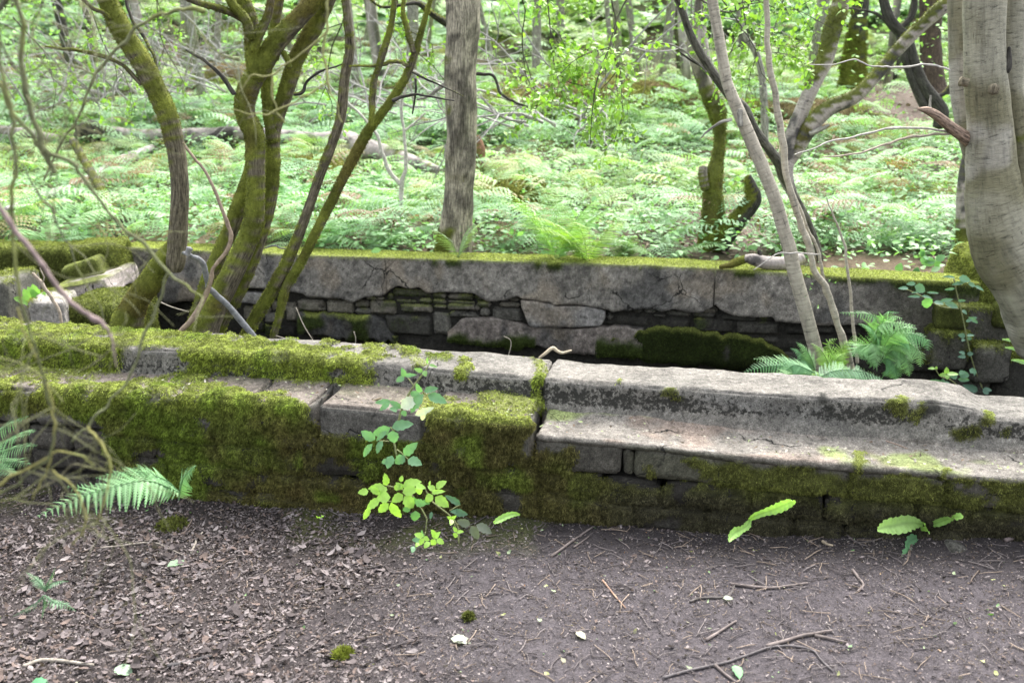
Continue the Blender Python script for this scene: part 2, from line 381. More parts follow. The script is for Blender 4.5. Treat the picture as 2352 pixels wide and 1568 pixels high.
def block(u0, u1, v0, v1, z0, z1, res=.02, rnd=.02, amp=.008, fr=9, seed=0, chip=.6):
    """rounded rough stone in wall coordinates; z0/z1 numbers or functions of u. returns local (u,v,z), normals, faces"""
    fz0 = z0 if callable(z0) else (lambda u, q=z0: np.full(np.shape(u), float(q))); fz1 = z1 if callable(z1) else (lambda u, q=z1: np.full(np.shape(u), float(q)))
    hz = float(np.mean(fz1(np.array([u0, u1])) - fz0(np.array([u0, u1]))))
    B, F = boxgrid(max(2, int((u1 - u0) / res)), max(2, int((v1 - v0) / res)), max(2, int(hz / res)))
    dim = np.array([u1 - u0, v1 - v0, hz]); p = B * dim; rnd = min(rnd, dim.min() * .45)
    q = np.clip(p, rnd, dim - rnd); d = p - q; nn = unit(d); p = q + nn * rnd
    wpos = p + np.array([u0, v0, 0]); e = (fbm(wpos, fr, 4, seed) - .5) * 2
    edge = (np.sum(np.abs(nn) > .3, 1) >= 2)
    p = p + nn * (e * amp)[:, None] - nn * (edge * chip * rnd * fbm(wpos, fr * 1.7, 2, seed + 9))[:, None]
    uu = p[:, 0] + u0; t = p[:, 2] / hz
    z = fz0(uu) * (1 - t) + fz1(uu) * t
    return np.stack([uu, p[:, 1] + v0, z], -1), nn, F
def orient(V, F, nn):
    n = np.cross(V[F[:, 1]] - V[F[:, 0]], V[F[:, 2]] - V[F[:, 0]]); s = (n * nn[F].mean(1)).sum(1) < 0
    F = F.copy(); F[s] = F[s][:, ::-1]; return F
def rot_uv(n):                            # (u,v,z) direction -> world
    return np.stack([n[:, 0] * U[0] + n[:, 1] * Vd[0], n[:, 0] * U[1] + n[:, 1] * Vd[1], n[:, 2]], -1)
VF, VC, VB, VW = 3.32, 3.57, 3.83, 5.9
bx, by = np.array([(-400, 1090), (0, 1110), (450, 1150), (850, 1190), (1200, 1205), (1500, 1230), (1850, 1250), (2352, 1265), (2700, 1275)], float).T
bu, bz = onv(bx, by, VF)
def zg(u): return np.interp(u, bu, bz)     # height of the path along the wall foot
def gpath(x, y):
    x = np.asarray(x, float); y = np.asarray(y, float)
    u = x * U[0] + y * U[1]; v = x * Vd[0] + y * Vd[1]
    k = ss(v, -1, 3.2); z = zg(u) * k
    P = np.stack([x, y, x * 0], -1)
    return z + (fbm(P, 1.3, 3, 5) - .5) * .05 + (fbm(P, 9, 3, 6) - .5) * .007 + .03 * ss(v, 3.05, 3.34) * fbm(P, 5, 2, 8)

# ---- colours (linear albedo)
GREY = np.array([.155, .147, .130]); PALE = np.array([.185, .171, .150]); DKST = np.array([.085, .082, .070]); PINK = np.array([.205, .160, .130])
MB_, MO_, MBR, MDK = np.array([.262, .305, .070]), np.array([.128, .150, .034]), np.array([.108, .100, .034]), np.array([.062, .056, .036])

def moss_front(px, py, X):
    """how mossy the near wall is at a photo position, X = world pos for ragged edges"""
    nx = (fbm(X, 14, 3, 31) - .5) * 70; ny = (fbm(X, 14, 3, 47) - .5) * 50; x = px + nx; y = py + ny
    m = np.zeros(px.shape)
    def add(poly, s=1.0, soft=10): 
        nonlocal m; m = np.maximum(m, s * inpoly(x, y, poly, soft))
    add([(-400, 700), (0, 735), (420, 765), (640, 783), (860, 795), (850, 880), (700, 880), (560, 860), (470, 865), (400, 800), (280, 800), (270, 860), (100, 862), (-400, 850)])
    add([(850, 790), (1050, 815), (1045, 838), (850, 830)], .75)
    add([(330, 850), (420, 840), (520, 880), (500, 905), (300, 900)], .8)
    add([(-400, 850), (130, 862), (400, 880), (700, 905), (720, 935), (400, 920), (-400, 900)], .60)
    add([(-400, 895), (250, 900), (715, 925), (715, 1010), (560, 1045), (480, 1170), (240, 1060), (245, 970), (130, 950), (-400, 960)])
    add([(390, 1020), (830, 1025), (960, 1100), (1215, 1060), (1330, 1085), (1500, 1130), (1480, 1235), (400, 1150)])
    add([(725, 1008), (850, 1012), (980, 930), (1215, 960), (1200, 1020), (1215, 1240), (730, 1180)])
    add([(960, 905), (1225, 900), (1225, 975), (960, 950)], .52)
    add([(1205, 1050), (1235, 1030), (1300, 1032), (1335, 1085), (1215, 1110)], 1)
    add([(1215, 800), (1250, 860), (1245, 950), (1225, 950), (1225, 860)], .6)
    add([(1560, 1052), (1965, 1085), (2352, 1108), (2700, 1130), (2700, 1260), (1440, 1260), (1440, 1120), (1560, 1118)], .9)
    add([(1960, 1040), (1985, 1040), (1985, 1120), (1965, 1120)], .9)
    for c, r in (((1075, 845), 22), ((1420, 880), 14), ((1530, 905), 20), ((2060, 935), 34), ((2100, 945), 26), ((2255, 960), 26), ((2215, 985), 34), ((2225, 1000), 26), ((2300, 1000), 18), ((1500, 1080), 16), ((2160, 1075), 12)):
        m = np.maximum(m, .95 * ss(np.hypot(x - c[0], (y - c[1]) * 1.3), r, r * .5))
    bare = 0
    for poly in ([(280, 830), (400, 815), (390, 860), (300, 875)], [(85, 965), (240, 970), (245, 1060), (150, 1090), (80, 1050)], [(310, 1025), (370, 1030), (362, 1070), (318, 1055)],
                 [(728, 935), (975, 935), (975, 1005), (728, 1005)], [(735, 1072), (830, 1080), (820, 1105), (750, 1100)], [(445, 950), (490, 965), (480, 990), (455, 985)],
                 [(1225, 1000), (1428, 1020), (1425, 1098), (1340, 1085), (1300, 1032), (1240, 1030)], [(1500, 1180), (1560, 1180), (1560, 1225), (1470, 1220)], [(500, 868), (620, 880), (620, 900), (520, 890)]):
        bare = np.maximum(bare, inpoly(x, y, poly, 8))
    m = m * (1 - bare) * (1 - .75 * ss(fbm(X, 10, 3, 123), .64, .70) * (.5 + .5 * ss(y, 1000, 1060)))
    hole = fbm(X, 22, 3, 77)
    return ss(m - .5 * ss(hole, .54, .66) * (px < 1100), .3, .6)
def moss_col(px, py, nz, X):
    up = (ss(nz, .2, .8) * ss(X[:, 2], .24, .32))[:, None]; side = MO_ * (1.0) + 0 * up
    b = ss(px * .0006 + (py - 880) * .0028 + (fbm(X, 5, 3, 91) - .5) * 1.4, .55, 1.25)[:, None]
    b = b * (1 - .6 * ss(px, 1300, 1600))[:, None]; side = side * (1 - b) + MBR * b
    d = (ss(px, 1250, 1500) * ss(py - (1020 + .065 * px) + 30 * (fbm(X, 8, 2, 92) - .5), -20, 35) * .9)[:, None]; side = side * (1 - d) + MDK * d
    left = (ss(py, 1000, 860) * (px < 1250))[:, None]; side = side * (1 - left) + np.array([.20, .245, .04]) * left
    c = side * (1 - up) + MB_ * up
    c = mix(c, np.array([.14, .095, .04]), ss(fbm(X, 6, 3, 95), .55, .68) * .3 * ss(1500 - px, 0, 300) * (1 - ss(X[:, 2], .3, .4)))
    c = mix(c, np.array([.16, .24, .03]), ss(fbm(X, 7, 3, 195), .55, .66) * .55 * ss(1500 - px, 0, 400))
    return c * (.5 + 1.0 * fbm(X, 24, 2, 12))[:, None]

def stone_col(px, py, nn, X, base, spots=0):
    c = np.broadcast_to(base, X.shape).copy() * (.8 + .4 * fbm(X, 4, 3, 3))[:, None]
    front = ss(nn[:, 2], .75, .35)
    if spots:                               # dark lichen that clusters along the lower coping face
        pass
    return c

near = thing('stepped_stone_wall', 'low two-stepped wall beside the path, mossy on its left, bare grey concrete on its right', 'wall', uvz(-.5, 3.55, 0.0))
MOSSB = []                                   # (V, F, weight, colour)
def near_part(name, V, nn, F, base, spots=0, mossy=True, mscale=1.0, label=None, tint=None):
    F = orient(V, F, nn); W_ = uvz(V[:, 0], V[:, 1], V[:, 2]); nw = rot_uv(nn); px, py = proj(W_)
    m = moss_front(px, py, W_) * mscale if mossy else np.zeros(len(W_))
    c = stone_col(px, py, nw, W_, base, spots)
    if tint is not None: c = tint(px, py, nw, W_, c)
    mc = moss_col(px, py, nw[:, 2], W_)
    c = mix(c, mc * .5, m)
    W_ = W_ + nw * (m * (.001 + .036 * fbm(W_, 17, 3, 5) ** 2 + .03 * np.clip(fbm(W_ * np.array([1, 1, .6]), 8, 3, 6) - .45, 0, 1)) * (1 - ss(px, 1300, 1600) * .5))[:, None]
    bk = np.zeros(W_.shape)
    if spots: k0 = py - np.interp(px, cf_[0], cf_[1]); bk[:, 0] = ss(nw[:, 2], .75, .35) * (.42 + .6 * ss(k0, 8, 45)) * (1 - .85 * ss(k0, 58, 75)) * np.clip(.35 + 1.3 * fbm(W_, 4, 3, 27), 0, 1.15)
    o = mk(name, W_, F, STONE, c, near, bk, label=label)
    MOSSB.append((W_, F, m * (nw[:, 1] < .75), mc)); return o
def uvpx(x, y, v): return float(onv(x, y, v)[0])
# coping: two lengths with a crack at x=1245
cb = [(-400, 715), (0, 738), (420, 768), (880, 793), (1060, 812), (1200, 823), (1250, 830), (1300, 836), (1700, 860), (2120, 880), (2200, 886), (2235, 901), (2352, 908), (2700, 920)]
cf = [(-400, 770), (0, 775), (400, 795), (850, 830), (1240, 857), (1300, 865), (1700, 890), (2150, 915), (2230, 938), (2352, 944), (2700, 962)]
cf_ = np.array(cf, float).T
cbu, cbz = onv(*np.array(cb, float).T, VB); cfu, cfz = onv(*np.array(cf, float).T, VC)
def coping_top(u): return (np.interp(u, cbu, cbz) + np.interp(u, cfu, cfz)) / 2 + .006 * ss(u, .5, .8) - .024 * ss(u, .83, .93)
uc = uvpx(1245, 845, VC)
def coping(u0, u1, seed, base):
    V, nn, F = block(u0, u1, VC, VB, .22, coping_top, .012, .011, .010, 11, seed, 1.2)
    t = np.clip((V[:, 2] - .3) / .2, 0, 1); fr = ss(V[:, 1], VC + .12, VC + .02)
    V[:, 1] -= fr * (.055 * (1 - t) ** 2); V[:, 2] += (V[:, 1] - VC - .13) * .02 * ss(V[:, 2], .42, .48)
    V[:, 1] += .014 * (fbm(V, 3.2, 4, seed + 2) - .5) * 2 * (.3 + t)
    V[:, 2] -= .03 * np.clip(fbm(V * np.array([1, 2, 0]), 7, 3, seed + 8) - .56, 0, 1) * ss(V[:, 2], .42, .47)
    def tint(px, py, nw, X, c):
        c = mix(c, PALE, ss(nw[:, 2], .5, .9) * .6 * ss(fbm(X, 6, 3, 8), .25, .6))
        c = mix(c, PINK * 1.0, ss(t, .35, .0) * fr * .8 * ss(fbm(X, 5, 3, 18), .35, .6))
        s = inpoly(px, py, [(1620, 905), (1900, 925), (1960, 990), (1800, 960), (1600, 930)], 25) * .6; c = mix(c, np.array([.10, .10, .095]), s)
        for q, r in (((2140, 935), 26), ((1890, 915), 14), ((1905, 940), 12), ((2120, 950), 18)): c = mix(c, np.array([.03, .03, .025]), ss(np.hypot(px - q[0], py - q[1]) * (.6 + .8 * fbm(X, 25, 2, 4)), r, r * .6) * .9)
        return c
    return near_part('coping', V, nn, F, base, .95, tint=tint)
coping(-7, uc - .004, 11, GREY * 1.0); coping(uc + .004, 2.6, 23, GREY * 1.05)
# ledge blocks
lf = [(-400, 870), (100, 895), (720, 928), (1215, 975), (1230, 1000), (1430, 1017), (1700, 1047), (2000, 1072), (2352, 1102), (2700, 1130)]
lu, lz = onv(*np.array(lf, float).T, VF)
def ledge_top(u): return np.interp(u, lu, lz)
J = [(-6, None), (75, GREY * .8), (245, GREY * .7), (410, GREY * .6), (565, GREY * .6), (712, GREY * .7), (728, 'j'), (973, GREY * .62), (1213, DKST * 1.6), (1227, 'j'), (1428, GREY * .6), (1457, GREY * .3), (1968, GREY * .55), (2192, GREY * .5), (2900, GREY * .5)]
zb_l = lambda u: .205 - .005 * u
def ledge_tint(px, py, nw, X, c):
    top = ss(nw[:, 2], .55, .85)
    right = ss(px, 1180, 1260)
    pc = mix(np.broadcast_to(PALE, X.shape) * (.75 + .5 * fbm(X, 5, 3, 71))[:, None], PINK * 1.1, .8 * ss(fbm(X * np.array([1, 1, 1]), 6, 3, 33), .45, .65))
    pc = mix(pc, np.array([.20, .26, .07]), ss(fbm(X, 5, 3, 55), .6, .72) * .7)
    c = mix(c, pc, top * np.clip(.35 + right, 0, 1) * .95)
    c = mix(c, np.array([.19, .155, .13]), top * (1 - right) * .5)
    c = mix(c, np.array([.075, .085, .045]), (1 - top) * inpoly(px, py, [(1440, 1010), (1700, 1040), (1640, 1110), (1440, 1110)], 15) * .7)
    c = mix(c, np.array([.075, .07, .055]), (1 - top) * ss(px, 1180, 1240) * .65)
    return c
prev = -7; sd = 100
for x, base in J[1:]:
    u1 = uvpx(x, 1000 if x > 1000 else 930, VF)
    if x == 75: prev = -7
    if isinstance(base, str): prev = u1; continue
    sd += 7; dz = R.normal(0, .004); dv = abs(R.normal(0, .006))
    if x == 1457: dv += .012; dz -= .012
    gp = .003 if x > 1240 or x in (728, 712, 973, 1213) else -.004
    V, nn, F = block(prev + gp, u1 - gp, VF + dv + (.010 if x > 1240 else 0), VC + .09, zb_l, lambda u, q=dz, s_=(.016 if x > 1240 else 0): ledge_top(u) + q - s_, .013, .012 if x > 1240 else .018, .008, 8, sd, 1.0)
    V[:, 2] += ss(V[:, 1], VC - .10, VC + .03) * .022 * (V[:, 2] > .28)
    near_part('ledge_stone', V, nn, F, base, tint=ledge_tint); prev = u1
V, nn, F = block(uvpx(1228, 1000, VF), 2.6, VF + .002, VC + .1, lambda u: ledge_top(u) - .028, ledge_top, .011, .008, .007, 9, 77, 1.2)
V[:, 1] += .016 * (fbm(V * np.array([1, 0, 0]) , 18, 4, 5) - .4) * ss(V[:, 1], VF + .06, VF)
V[:, 2] += ss(V[:, 1], VC - .13, VC + .03) ** 2 * .045 * (V[:, 2] > ledge_top(V[:, 0]) - .012)
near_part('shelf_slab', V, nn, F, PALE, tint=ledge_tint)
# lower courses
n = 0
for z0, z1, rng_ in ((.105, .2, (.13, .34)), (-.0, .10, (.16, .4)), (-.2, -.005, (.2, .5))):
    u = -7.
    while u < 2.55:
        wd = R.uniform(*rng_); n += 1; g = R.uniform(-.002, .006); a = R.normal(0, .008)
        V, nn, F = block(u + g, u + wd - g, VF + .012 + abs(R.normal(0, .010)), VF + .2, lambda q, k=z0 + a * .5: k + 0 * q, lambda q, k=z1 - R.uniform(-.004, .006) + a * .5: k + 0 * q, .015, .022, .012, 10, 300 + n, 1.0)
        if z0 < -.1: V[:, 1] -= .01
        near_part('course_stone', V, nn, F, GREY * R.uniform(.25, .5) * np.array([1.03, 1, .95]) * (.55 if u > -.5 else 1)); u += wd
V, nn, F = block(-7, 2.6, VF + .14, VB - .03, -1.0, .27, .12, .02, .01, 4, 5)
near_part('dark_backing', V, nn, F, DKST * .5, mossy=False)  # dark backing box added inside the wall to block light
# moss on the near wall
def moss_mesh(name, parent, items, dens, L, W, down=.4, rnd=.5, lscale=None, vis=True):
    acc = Acc()
    for V, F, wt, mc in items:
        if wt.max() < .2: continue
        px, py = proj(V); w2 = wt ** 2 * ((px > -150) & (px < 2500) if vis else 1)
        r = scatter(V, F, w2, 1); 
        if r is None: continue
        cnt = int(r[3] * dens)
        if cnt < 3: continue
        P, Nn, I, _ = scatter(V, F, w2, cnt); c = I(mc)
        x, y = proj(P); Ls = L * (np.ones(len(P)) if lscale is None else lscale(x, y, P))
        acc.add(*blades(P, Nn, c, Ls, W, down, rnd))
    o = acc.mk(name, MOSS, parent, smooth=False); return o
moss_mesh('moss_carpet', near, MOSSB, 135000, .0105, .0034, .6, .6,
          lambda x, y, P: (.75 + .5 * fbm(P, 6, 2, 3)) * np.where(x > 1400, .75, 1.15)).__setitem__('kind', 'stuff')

# ---------------------------------------------------------------- far wall
far = thing('retaining_wall', 'grey rendered retaining wall across the pit, its plaster fallen off over rubble courses', 'wall', uvz(-.8, VW, -.5))
ft = [(-400, 560), (0, 575), (290, 570), (560, 583), (900, 594), (1200, 602), (1500, 612), (1700, 622), (1900, 635), (2250, 652), (2352, 660)]
ftu, ftz = onv(*np.array(ft, float).T, VW)
def far_top(u): return np.interp(u, ftu, ftz)
FM = []
def pl(pts, v=VW): 
    a = np.array([p[:2] for p in pts], float); return onv(a[:, 0], a[:, 1], v)
def strip(u0, u1, fb, ftp, v0, v1, res=.012, nz=14, amp=.006, seed=0, top=True, rnd=.012, namp=None):
    nu = max(3, int((u1 - u0) / res)); u = np.linspace(u0, u1, nu + 1)
    prof = [(v1, 0)] + [(v0, 0)] + [(v0, t) for t in np.linspace(0, 1, nz + 1)[1:]] + [(v0 + (v1 - v0) * k, 1) for k in (.12, .3, .6, 1)]
    pv = np.array([p[0] for p in prof]); pt = np.array([p[1] for p in prof]); nrm = np.array([(0, -.2, -1)] + [(0, -.7, -.7)] + [(0, -1, 0)] * (nz - 1) + [(0, -.7, .7)] + [(0, 0, 1)] * 4, float)
    b = fb(u); t = np.maximum(ftp(u), b + .004)
    V = np.stack([np.repeat(u[:, None], len(pv), 1), np.repeat(pv[None], nu + 1, 0), b[:, None] * (1 - pt) + t[:, None] * pt], -1)
    nn = np.broadcast_to(nrm[None], V.shape).reshape(-1, 3); nn = unit(nn); k = len(pv)
    V = V.reshape(-1, 3); V = V + nn * ((fbm(V, 6, 4, seed) - .5) * 2 * amp)[:, None]
    i = np.arange(nu)[:, None] * k + np.arange(k - 1)[None]; F = np.stack([i, i + k, i + k + 1, i + 1], -1).reshape(-1, 4)
    F = orient(V, F, nn)
    # closing ends
    e0 = np.arange(1, k); c = len(V); V = np.vstack([V, V[k // 2] + [0, (v1 - v0) / 2, 0], V[-k // 2] + [0, (v1 - v0) / 2, 0]]); nn = np.vstack([nn, (-1, 0, 0), (1, 0, 0)])
    T = [np.stack([np.full(k - 1, c), e0 - 1, e0], -1), np.stack([np.full(k - 1, c + 1), nu * k + e0, nu * k + e0 - 1], -1)]
    return V, nn, [F] + T
def far_part(name, V, nn, F, base, mossfn=None, tint=None, thick=.010, label=None, parent=None):
    Fl = F if isinstance(F, list) else [orient(V, F, nn)]
    W_ = uvz(V[:, 0], V[:, 1], V[:, 2]); nw = rot_uv(nn); px, py = proj(W_)
    c = np.broadcast_to(base, W_.shape) * (.75 + .5 * fbm(W_, 3.2, 3, 41))[:, None]
    if tint is not None: c = tint(px, py, nw, W_, c)
    m = np.zeros(len(W_))
    if mossfn is not None: m = np.clip(mossfn(px, py, nw, W_), 0, 1)
    mc = mix(np.broadcast_to(MO_ * np.array([.42, .52, .5]), W_.shape), np.broadcast_to(MB_ * 1.1, W_.shape), ss(nw[:, 2], .3, .8)) * (.7 + .6 * fbm(W_, 12, 2, 9))[:, None]
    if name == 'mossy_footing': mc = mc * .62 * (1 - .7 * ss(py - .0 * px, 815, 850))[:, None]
    c = mix(c, mc * .6, m); W_ = W_ + nw * (m * thick * fbm(W_, 14, 3, 2))[:, None]
    o = mk(name, W_, Fl, STONE, c, parent or far, label=label)
    for f in Fl: FM.append((W_, f, m, mc)) if f.shape[1] == 4 else None
    return o
def band_tint(px, py, nw, X, c):
    s = ss(fbm(X * np.array([1, 1, .5]), 7, 4, 15), .48, .66); c = mix(c, np.array([.075, .075, .073]), s * .75)
    s = ss(fbm(X, 38, 3, 25), .52, .62); c = mix(c, c * .42, s * .7)
    s = ss(fbm(X, 5, 3, 35), .56, .7); c = mix(c, np.array([.25, .21, .16]), s * .6)
    s = ss(px, 1930, 2100); return mix(c, np.array([.06, .058, .045]), s * .75)
def top_moss(px, py, nw, X):
    nz_ = fbm(X, 9, 3, 61)
    over = (px > 1830) * ss(py - (.032 * px + 572) - 40 * (nz_ - .3) - 34 * ss(px, 1900, 2250), 6, -4) * .9
    drip = ss(fbm(X * np.array([1, 1, .2]), 8, 3, 66), .6, .7) * ss(py - (.036 * px + 560), 22, 8)
    return np.maximum(np.maximum(ss(nw[:, 2], .55, .85) * ss(nz_ + .35 * ss(X[:, 2], 0, 1), .22, .36), over), np.maximum(drip, ss(nz_, .5, .58) * ss(px, 2040, 2150) * .8))
bb = Q1([(1010, 860)]) + Q1([(1400, 870), (1600, 845)]) + Q2([(-60, 530), (180, 542), (360, 565), (460, 572), (530, 578), (560, 612), (840, 630), (950, 658), (1040, 612), (1200, 606), (1232, 562), (1330, 520), (1410, 546), (1500, 532), (1560, 576), (1770, 573), (1960, 586), (2070, 646), (2240, 641), (2320, 602)]) \
   + Q3([(180, 627), (420, 661), (450, 680), (700, 682), (870, 717), (970, 737), (1080, 722), (1200, 706), (1280, 706), (1350, 731), (1480, 716), (1560, 740), (1640, 737), (1690, 747), (1806, 677), (1855, 722), (1960, 772), (2100, 782), (2290, 777), (2310, 820)]) + Q4([(500, 832), (650, 852), (800, 850), (950, 842), (1200, 850), (1560, 960), (1700, 1050), (1900, 1060), (2010, 960)])
bbu, bbz = pl(bb)
def bbot(u): return np.interp(u, bbu, bbz) + (fbm(np.stack([u, u * 0, u * 0], -1), 30, 3, 2) - .5) * .014
e0 = bbu[0]; s1 = float(pl(Q2([(1225, 500)]))[0][0]); s2 = float(pl(Q3([(1800, 500)]))[0][0]); e1 = float(pl([(2252, 655)])[0][0])
for a, b, sdd in ((e0, s1 - .002, 1), (s1 + .002, s2 - .003, 2), (s2 + .003, e1, 3)):
    V, nn, F = strip(a, b, bbot, far_top, VW, VW + .26, amp=.006, seed=sdd)
    far_part('render_band', V, nn, F, np.array([.225, .210, .185]), top_moss, band_tint)
# lower patches of render
def patch(top, bot, v0, base, seed, mossfn=None, name='render_patch', thick=.02, amp=.006, nz=8, tint=None, dv=.05, label=None):
    tu, tz = pl(top, v0); bu_, bz_ = pl(bot, v0); u0 = max(tu[0], bu_[0]); u1 = min(tu[-1], bu_[-1]); jag = lambda u, s: (fbm(np.stack([u, u * 0, u * 0], -1), 26, 3, s) - .5) * (.014 if name == 'render_patch' else .05)
    V, nn, F = strip(u0, u1, lambda u: np.interp(u, bu_, bz_) + jag(u, seed), lambda u: np.interp(u, tu, tz) + jag(u, seed + 5), v0, v0 + dv, amp=amp, seed=seed, nz=nz)
    return far_part(name, V, nn, F, base, mossfn, tint or band_tint, thick, label)
patch(Q3([(175, 640), (420, 667), (455, 685), (700, 688), (868, 722), (880, 735)]), Q3([(175, 680), (240, 845), (300, 868), (640, 872), (850, 855), (880, 790)]), VW + .006, np.array([.25, .24, .225]), 31)
patch(Q2([(-10, 570), (120, 580), (240, 592)]), Q2([(-10, 662), (120, 670), (240, 668)]), VW + .004, np.array([.25, .24, .225]), 34)
patch(Q2([(1740, 900), (1850, 800), (2130, 790), (2350, 832)]) + Q3([(230, 858), (400, 872), (650, 878), (1000, 858), (1200, 882)]), Q2([(1700, 960), (1900, 990), (2350, 1030)]) + Q3([(220, 990), (500, 1080), (820, 1100), (1200, 1100)]), VW + .02, np.array([.20, .175, .155]), 37,
      lambda px, py, nw, X: ss(py + 60 * (fbm(X, 9, 3, 3) - .5) - (.01 * px + 755), 0, 18) * ((px < 1230) | (px > 1370)) , thick=.03)
green_moss = lambda px, py, nw, X: ss(fbm(X, 10, 3, 3), .15, .3)
patch(Q3([(800, 1040), (880, 980), (1100, 960), (1180, 895), (1400, 875), (1700, 918), (2000, 945), (2200, 975), (2350, 1060), (2420, 1130)]), Q3([(800, 1080), (1100, 1110), (1300, 1150), (1800, 1190), (2420, 1230)]), VW + .022, DKST * .6, 41, green_moss, 'mossy_footing', .010, .010, dv=.03)
patch(Q2([(480, 760), (780, 765), (1200, 800), (1230, 900), (1300, 950)]), Q2([(480, 920), (800, 950), (1200, 980), (1300, 990)]), VW + .01, DKST * .7, 47, lambda px, py, nw, X: ss(fbm(X, 7, 3, 6), .45, .6) * .9, 'footing_stone', .02, .02, dv=.12)
# rubble stones seen where the render has gone
ST = [Q2([p]) + Q2([q]) for p, q in [((250, 640), (470, 740)), ((475, 640), (705, 740)), ((720, 640), (950, 755)), ((962, 640), (1075, 708)), ((960, 712), (1110, 765)), ((1080, 645), (1300, 765)), ((1280, 540), (1600, 612)), ((1235, 585), (1275, 640)),
      ((1300, 620), (1490, 670)), ((1500, 628), (1608, 665)), ((1345, 677), (1608, 750)), ((1614, 578), (1728, 625)), ((1614, 632), (1728, 675)), ((1620, 682), (1728, 712)), ((1735, 588), (1955, 638)), ((1962, 592), (2040, 640)),
      ((1738, 645), (1975, 668)), ((1735, 675), (2005, 732)), ((1982, 652), (2110, 700)), ((1750, 735), (2005, 800)), ((2012, 702), (2090, 780)), ((2110, 705), (2360, 825)), ((2165, 660), (2350, 700)), ((2250, 612), (2345, 655)), ((1215, 770), (1600, 940)), ((1615, 745), (1760, 935)), ((560, 590), (830, 630)), ((1050, 612), (1200, 645)),
      ((20, 690), (110, 810)), ((115, 680), (250, 760)), ((200, 750), (310, 840)), ((380, 690), (480, 820)), ((200, 850), (470, 950)), ((30, 820), (190, 900))]] + \
     [Q3([p]) + Q3([q]) for p, q in [((880, 752), (950, 808)), ((960, 762), (1260, 862)), ((1110, 712), (1190, 745)), ((1210, 708), (1310, 750)), ((1280, 757), (1390, 785)), ((1330, 792), (1600, 890)), ((1390, 722), (1605, 782)), ((1612, 745), (1815, 785)),
      ((1700, 690), (1830, 760)), ((1622, 792), (1960, 915)), ((1850, 770), (2160, 815)), ((2182, 782), (2300, 812)), ((1982, 822), (2345, 935)), ((880, 815), (960, 850)), ((2210, 945), (2350, 1010))]] + \
     [Q4([p]) + Q4([q]) for p, q in [((345, 852), (560, 935)), ((600, 860), (770, 932)), ((800, 862), (990, 940)), ((160, 950), (560, 1060)), ((600, 950), (1000, 1080)), ((1540, 970), (1980, 1080)), ((1200, 1080), (1680, 1250)), ((1700, 1080), (1950, 1240)), ((1020, 860), (1400, 1000)), ((1985, 760), (2140, 850)), ((1960, 870), (2120, 1100)), ((300, 1070), (900, 1200)), ((1560, 1260), (2060, 1400))]]
for k, (p, q) in enumerate(ST):
    v = VW + .035 + abs(R.normal(0, .012)); (ua, ub), (zb_, zt_) = (lambda a: (a[0], a[1]))(pl([(p[0], q[1]), (q[0], p[1])], v))
    # heights taken at the stone's own middle so rows stay level with the wall
    zc = pl([((p[0] + q[0]) / 2, q[1]), ((p[0] + q[0]) / 2, p[1])], v)[1]
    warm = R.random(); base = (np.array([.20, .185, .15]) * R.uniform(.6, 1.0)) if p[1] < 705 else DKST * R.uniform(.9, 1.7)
    if p[0] > 2050 or p[1] > 722: base = DKST * R.uniform(.3, .6)  # low stones darkened: the pit's shade is put into their base colour
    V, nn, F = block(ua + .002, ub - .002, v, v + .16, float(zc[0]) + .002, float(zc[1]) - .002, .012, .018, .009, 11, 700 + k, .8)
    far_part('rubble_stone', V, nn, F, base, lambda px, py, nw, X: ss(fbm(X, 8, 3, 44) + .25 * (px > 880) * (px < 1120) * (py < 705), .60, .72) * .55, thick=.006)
V, nn, F = block(e0 - .0, e1 - .02, VW + .07, VW + .24, -1.0, .40, .1, .02, .01, 4, 9)
far_part('dark_backing', V, nn, F, DKST * .35)  # dark backing box added behind the stones and render
moss_mesh('moss_carpet', far, FM, 60000, .010, .0040, .35, .6).__setitem__('kind', 'stuff')

